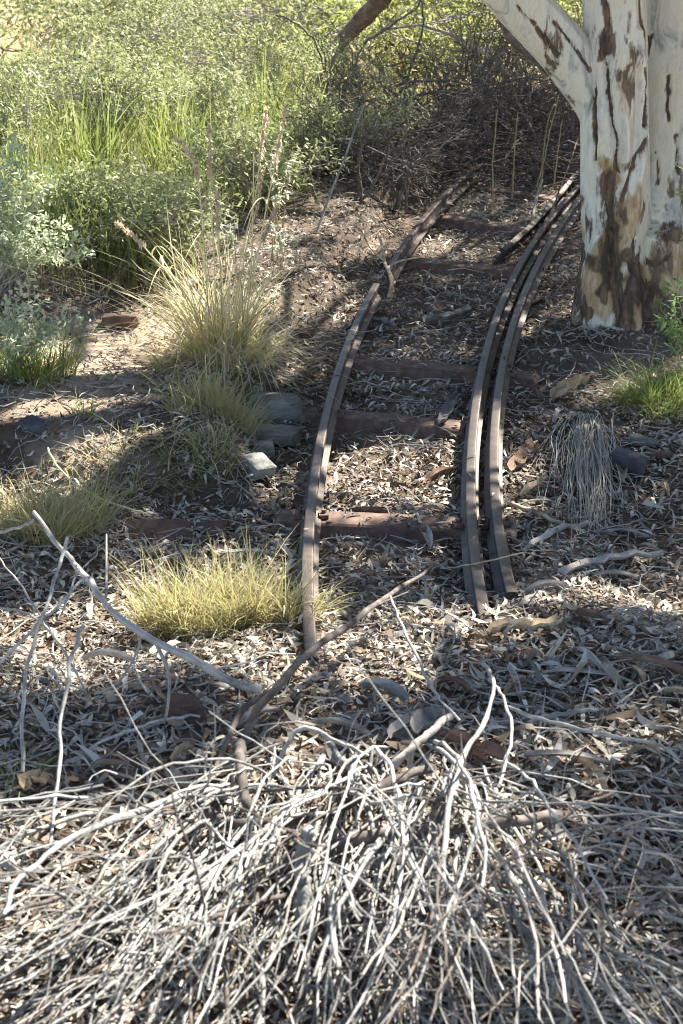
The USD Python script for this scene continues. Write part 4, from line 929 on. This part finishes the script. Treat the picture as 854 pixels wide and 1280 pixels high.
for pts, r in (([(617, 262), (613, 215), (615, 170), (619, 135)], .007), ([(640, 250), (641, 200), (648, 140)], .007), ([(676, 245), (678, 190), (692, 130)], .007), ([(690, 240), (700, 190), (704, 150)], .006), ([(668, 240), (684, 170), (694, 120)], .006)):
    b0 = G(*pts[0]); q = [b0] + [at_depth(x, y, b0[1]) for x, y in pts[1:]]
    q = spline(q, 12) + np.cumsum(rt.normal(0, .004, (12, 3)), 0) * [1, 1, .2]
    put('sprout_stem', tube(q, np.linspace(r, r * .5, 12), 6), 'tan_stem', smooth=True, label='thin upright tan stem sprouting from the brush mound', category='stem', group='sprouting stems by the brush mound')

# ------------------------------------------------------------------ sticks and branches that can be picked out
rb = np.random.default_rng(57)
def limb(name, label, pts, h, r0, r1, material='grey_branch', subs=(), category='branch', group=None, n=26, sides=8, wob=.0025, parent=None):
    if name == 'white_twig': r0, r1, material = r0 * .78, r1 * .78, 'pale_branch' if material == 'grey_branch' else material
    """a branch through pixels; h: heights above ground at each point; subs: side twigs as (pixels, heights, radii)"""
    hs = np.broadcast_to(np.asarray(h, float), (len(pts),))
    p = spline([G(x, y, hh) for (x, y), hh in zip(pts, hs)], n)
    w = rb.normal(0, wob, (n, 3)); w[0] = w[-1] = 0
    p = p + (w + np.roll(w, 1, 0)) / 2
    r = np.linspace(r0, r1, n) * (1 + .10 * rb.normal(0, 1, n))
    if subs:
        th = thing(name, label, category, p[0], group)
        put('stem', tube(p, r, sides), material, th, smooth=True)
        for sp, sh, (a_, b_) in subs:
            q = spline([G(x, y, hh) for (x, y), hh in zip(sp, np.broadcast_to(np.asarray(sh, float), (len(sp),)))], 12)
            q[0] = p[np.argmin(np.linalg.norm(p - q[0], axis=1))]
            put('side_twig', tube(q, np.linspace(a_, b_, 12), 6), material, th, smooth=True)
        return th
    return put(name, tube(p, r, sides), material, smooth=True, label=label, category=category, group=group)
limb('fallen_branch', 'long crooked grey branch sloping down to the dark forked branch', [(42, 640), (80, 690), (118, 735), (150, 772), (200, 806), (250, 826), (284, 850), (305, 858), (328, 862)], [.34, .30, .27, .24, .20, .16, .10, .08, .07], .0065, .0105, 'bark_grey', wob=.003,
     subs=[([(133, 752), (133, 710), (133, 668)], [.25, .30, .34], (.004, .0025)), ([(196, 808), (212, 855), (205, 905)], [.2, .12, .05], (.005, .003)), ([(178, 795), (150, 850), (118, 868)], [.2, .1, .05], (.004, .003))])
limb('forked_branch', 'dark forked branch crossing the near end of the long rail', [(548, 704), (482, 748), (420, 792), (380, 820), (345, 862), (322, 885), (308, 915), (300, 940)], [.10, .13, .15, .15, .12, .09, .05, .0], .0045, .011, 'dark_branch', wob=.003,
     subs=[([(330, 868), (305, 885), (285, 925), (265, 975)], [.1, .07, .05, .06], (.009, .005)), ([(470, 757), (510, 740)], [.13, .13], (.004, .002))])
WH = 'thin white twig'
limb('white_twig', 'white zigzag twig hanging from the dark forked branch', [(488, 746), (497, 768), (503, 782), (520, 818), (535, 850), (556, 880), (575, 900)], [.13, .12, .11, .09, .08, .1, .08], .005, .004)
limb('white_twig', 'straight pale twig lying between the dark branch and the rail ends', [(510, 734), (545, 757), (580, 780), (606, 796)], .03, .005, .003)
limb('white_twig', 'slender tan twig laid across both tree-side rail ends', [(560, 709), (600, 703), (645, 693), (672, 694), (700, 698)], [.03, .12, .12, .05, .04], .004, .0025, 'bark_tan')
limb('white_twig', 'long white twig standing over the shaded litter, forked at mid length', [(84, 672), (72, 715), (52, 775), (36, 825), (29, 890), (28, 965)], [.36, .33, .28, .22, .15, .06], .006, .005, subs=[([(52, 778), (80, 750), (108, 722)], [.27, .30, .3], (.004, .003)), ([(50, 780), (20, 808), (-10, 840)], [.27, .22, .16], (.005, .004))])
limb('white_twig', 'bare white twig with a blunt upper end standing over the litter', [(104, 783), (92, 815), (83, 855), (77, 905), (75, 950), (68, 1010), (62, 1060)], [.28, .27, .24, .18, .14, .1, .06], .006, .0045)
limb('white_twig', 'short white twig above the long fallen branch', [(95, 707), (88, 740), (75, 775)], [.3, .3, .28], .004, .003)
limb('white_twig', 'pale arching twig crossing low under the fallen branch', [(-10, 760), (30, 765), (70, 800), (108, 866)], [.2, .2, .15, .05], .004, .003, 'bark_grey')
limb('white_twig', 'thin straight twig slanting towards the rust red stone', [(-8, 690), (20, 725), (45, 760), (105, 862)], [.25, .22, .18, .04], .0035, .003, 'bark_grey')
limb('white_twig', 'pale twig lying just below the rust red stone', [(118, 932), (165, 912), (205, 900), (250, 896)], [.05, .06, .05, .03], .005, .004)
limb('white_twig', 'grey twig from the edge over the pale yellow tussock', [(-8, 668), (20, 660), (42, 652)], [.2, .22, .22], .007, .005, 'bark_grey')
limb('white_twig', 'white bent twig with an angular elbow beside the dark forked branch', [(342, 968), (352, 945), (367, 918), (380, 911), (420, 925), (460, 945)], [.09, .14, .18, .19, .14, .08], .007, .005)
limb('white_twig', 'tall curved white twig rising from the brush past the rail ends', [(602, 828), (616, 850), (614, 880), (600, 912), (583, 938), (570, 975), (558, 1030), (556, 1080), (555, 1130)], [.12, .17, .2, .22, .24, .25, .26, .24, .2], .006, .007)
limb('white_twig', 'second curved white twig close to the tall curved one', [(612, 850), (632, 880), (640, 905), (635, 940), (622, 985)], [.14, .18, .2, .2, .18], .005, .0045)
limb('white_twig', 'long bright twig reaching across to the edge above the brush', [(636, 884), (690, 903), (740, 915), (800, 926), (828, 932), (848, 950)], [.1, .13, .15, .16, .15, .12], .006, .005)
limb('white_twig', 'white forked twig curving down through the middle of the brush', [(470, 935), (488, 960), (500, 1005), (505, 1060), (497, 1115), (480, 1185)], [.15, .2, .24, .27, .28, .28], .006, .005, subs=[([(505, 1065), (525, 1100), (548, 1165)], [.27, .27, .24], (.0045, .003))])
limb('thick_stub', 'thick weathered pale stub standing in the middle of the brush', [(388, 1035), (380, 1060), (378, 1100), (383, 1165)], [.26, .22, .18, .12], .013, .017, 'grey_branch')
limb('dark_limb', 'dark curved limb deep in the brush', [(250, 1010), (330, 1030), (420, 1010), (470, 985), (540, 960)], [.05, .09, .12, .13, .08], .014, .010, 'dark_branch')
limb('dark_limb', 'lower dark limb crossing under the white forked twig', [(330, 1085), (400, 1068), (470, 1045), (560, 1035), (700, 1020)], [.05, .10, .14, .14, .08], .015, .012, 'dark_branch')
limb('dark_limb', 'dark limb running down from the forked branch into the brush', [(300, 930), (303, 975), (312, 1010), (325, 1030)], [.06, .1, .1, .05], .014, .010, 'dark_branch')
limb('dark_limb', 'short dark forked limb above the elbowed white twig', [(490, 960), (515, 935), (545, 908), (566, 893)], [.05, .08, .08, .06], .011, .007, 'bark_grey', subs=[([(515, 935), (512, 960)], [.08, .03], (.008, .006))])
limb('pale_stick', 'bleached forked stick bridging the gap in the broken rail', [(474, 292), (482, 330), (490, 352), (486, 372)], [.12, .16, .14, .10], .007, .011, 'bark_tan', subs=[([(483, 335), (505, 325), (525, 322)], [.16, .16, .14], (.006, .004)), ([(480, 326), (460, 305), (452, 280)], [.16, .2, .24], (.006, .003))], category='stick')
b0 = G(396, 292); q = [b0] + [at_depth(x, y, b0[1] + .1) for x, y in ((412, 245), (432, 195), (446, 155), (456, 130))]
put('leaning_stick', tube(spline(q, 12), np.linspace(.008, .005, 12), 6), 'grey_branch', smooth=True, label='long pale straight stick leaning up from the grass edge', category='stick')
limb('pale_stick', 'thin bent twig rising between the far rails', [(632, 322), (672, 298), (690, 262), (704, 225), (722, 175)], [.06, .12, .2, .3, .4], .006, .004, 'bark_brown', category='stick')
limb('pale_stick', 'rough upright stub standing beside the short loose rail', [(664, 290), (668, 262), (678, 225)], [.02, .12, .25], .013, .008, 'bark_grey', category='stick')
limb('pale_stick', 'thick pale root-like stick along the litter just outside the outer rail', [(640, 630), (662, 638), (690, 650), (730, 665)], .03, .009, .007, 'bark_tan', category='stick')
limb('pale_stick', 'pale stick lying on the sunny litter above the brush edge', [(660, 905), (700, 893), (745, 888)], .03, .007, .005, 'grey_branch', category='stick')
limb('pale_stick', 'white stump of a stick at the edge beside the brush', [(-6, 1068), (10, 1080), (30, 1098)], [.1, .1, .06], .013, .008, 'grey_branch', category='stick')
limb('pale_stick', 'dry straw stem arching over the stony soil by the red stones', [(60, 560), (120, 620), (175, 640), (200, 648)], [.05, .06, .03, .02], .004, .003, 'culm_straw', category='stick')
p = [at_depth(x, y, 8.9) for x, y in ((612, -20), (622, 8), (637, 45), (668, 72), (694, 94), (720, 118), (738, 128))]
put('dead_branch', tube(spline(p, 18), np.linspace(.022, .036, 18), 8), 'dark_branch', smooth=True, label='dark crooked dead branch below the pale forking limb', category='branch')
p = [at_depth(x, y, 13.5) for x, y in ((520, -80), (475, 0), (445, 32), (418, 62), (400, 92), (392, 130))]
put('leaning_log', tube(spline(p, 18), np.linspace(.13, .03, 18) * (1 + .10 * rb.normal(0, 1, 18)), 10), 'bark_brown', smooth=True, label='thick brown log leaning over the dark red boulders', category='log')
for pts, dep, lab in (([(455, 140), (420, 115), (440, 90), (452, 60)], 11.5, 'thin dark branch curving in front of the pale boulder'), ([(410, 118), (404, 75), (385, 40), (345, 18)], 12, 'thin dark twig hooked over the green bushes'), ([(-5, 60), (40, 66), (70, 68)], 13, 'dark bare twig across the pale dry field'), ([(5, 92), (45, 80), (90, 75), (110, 55)], 13, 'dark branching twig below the pale dry field'),
                      ([(455, 55), (490, 30), (520, 8), (530, -10)], 10.5, 'dark slanting branch against the yellow-green bushes'), ([(500, 120), (520, 70), (530, 30), (522, -5)], 10.8, 'dark upright crooked branch against the bright bushes'), ([(490, 108), (560, 100), (610, 108), (650, 98), (735, 108)], 11, 'long thin dark branch lying level over the brush mound'), ([(500, 130), (545, 115), (585, 118), (610, 140)], 11, 'thick dark arched branch over the brush mound')):
    q = spline([at_depth(x, y, dep) for x, y in pts], 14) + rb.normal(0, .008, (14, 3))
    put('dead_branch', tube(q, np.linspace(.018 if 'thick' in lab else .011, .006, 14), 6), 'dark_branch', smooth=True, label=lab, category='branch')

# ------------------------------------------------------------------ the fallen brush in front: each larger branch by itself, the finest twigs as one mass
fine, fine_dark = [], []
def heap_h(p):
    return .06 + .32 * sstep(2.95, 2.1, p[1])
def where_in_heap(px, py):
    if px < 170: return 'in the pile below the crossing white twigs'
    if px < 330: return 'fanning out beneath the dark forked branch'
    if px < 480: return 'in the pile around the thick pale stub'
    if px < 640: return 'in the pile below the tall curved twig'
    return 'in the pile under the long bright twig'
for k in range(152):
    u = rb.random()
    sx = 272 + 335 * u + rb.normal(0, 35); sy = rb.uniform(930, 1110)
    if k % 3 == 0: sy = rb.uniform(1020, 1220); sx = rb.uniform(60, 820)
    cx = (sx - 460) / 330
    ang = math.radians(90 - 40 * cx + rb.normal(0, 15) + (10 if cx > 0 else 8 if cx < -.2 else 0)) if k % 9 else rb.uniform(.15, 3.0)
    if k % 9: ang = min(max(ang, math.radians(48)), math.radians(139))
    L = rb.uniform(200, 560)
    ex_, ey_ = sx + L * math.cos(ang), sy + L * math.sin(ang)
    lev = rb.random()
    p0 = G(sx, sy); p0[2] += lev * .12 * sstep(920, 1080, sy) + .015
    g1 = G(ex_, min(ey_, 1500)); g1[2] += heap_h(g1) * (.1 + 1.1 * lev)
    n = 16; dist = np.linalg.norm(g1 - p0)
    if dist > 2.0: continue
    p = crook(p0, g1, n, .016, rb, arc=rb.normal(.03, .05))
    t_ = np.linspace(0, 1, n)[:, None]
    p = p + np.array([1, .3, 0]) * (rb.normal(0, .05) * 4 * t_ * (1 - t_)) * dist
    if rb.random() < .18:    # an elbow where a side shoot broke off
        o = rb.integers(5, n - 4); p[o:] += (np.array([rb.normal(0, .10), rb.normal(0, .05), rb.normal(0, .06)]) * (np.arange(n - o)[:, None] / (n - o))) * dist
    p[:, 2] = np.maximum(p[:, 2], ground(p[:, 0], p[:, 1]) + .012)
    r0 = rb.choice([.0026, .0034, .0044, .0056, .0078], p=[.22, .34, .27, .12, .05])
    rad = np.linspace(r0, r0 * .42, n) * (1 + .10 * rb.normal(0, 1, n)); rad[rb.integers(2, n - 2, 2)] *= 1.35
    material = ('grey_branch', 'bark_grey', 'grey_branch', 'dark_branch', 'grey_branch', 'pale_branch')[k % 6]
    lb = f"{'stout' if r0 > .005 else 'slender' if r0 > .003 else 'thread-thin'} {dict(grey_branch='silver-grey', bark_grey='brownish grey', dark_branch='dark brown', pale_branch='bleached white')[material]} dead branch {where_in_heap((sx + ex_) / 2, 0)}"
    th = put('brush_branch', tube(p, rad, 6), material, smooth=True, label=lb, category='branch', group=lb[lb.index('dead'):].replace('branch', 'branches', 1) + ', ' + lb[:lb.index('dead') - 1])
    for _ in range(rb.integers(0, 4)):
        o = rb.integers(3, n - 1); d = unit(unit(p[o + 1] - p[o - 1]) + rb.normal(0, .45, 3)); l_ = rb.uniform(.06, .36)
        e = p[o] + d * l_; e[2] = max(e[2], ground(e[0], e[1]) + .01)
        put('side_twig', tube(crook(p[o], e, 6, .05, rb), np.linspace(rad[o] * .65, .0010, 6), 4), material, th, smooth=True)
for k in range(460):
    sx, sy = rb.uniform(-60, 900), rb.uniform(960, 1340)
    if sy < 1090 and rb.random() < .55: continue
    p0 = G(sx, sy); p0[2] += rb.random() * heap_h(p0) * .8
    cx = (sx - 440) / 330; a = -math.radians(90 - 38 * cx + rb.normal(0, 28))
    l_ = rb.uniform(.12, .55)
    e = p0 + np.array([math.cos(a) * l_, math.sin(a) * l_, rb.normal(.02, .05)]); e[2] = max(e[2], ground(e[0], e[1]) + .01)
    (fine if k % 3 else fine_dark).append(tube(crook(p0, e, 7, .05, rb, arc=rb.normal(.03, .05)), np.linspace(rb.uniform(.0014, .0030), .0009, 7), 4))
put('fine_brush', join(fine), 'grey_branch', kind='stuff', label='mass of fine silvery twigs filling the brush pile', category='brush')
put('fine_brush', join(fine_dark), 'bark_grey', kind='stuff', label='mass of fine brownish twigs deep in the brush pile', category='brush')
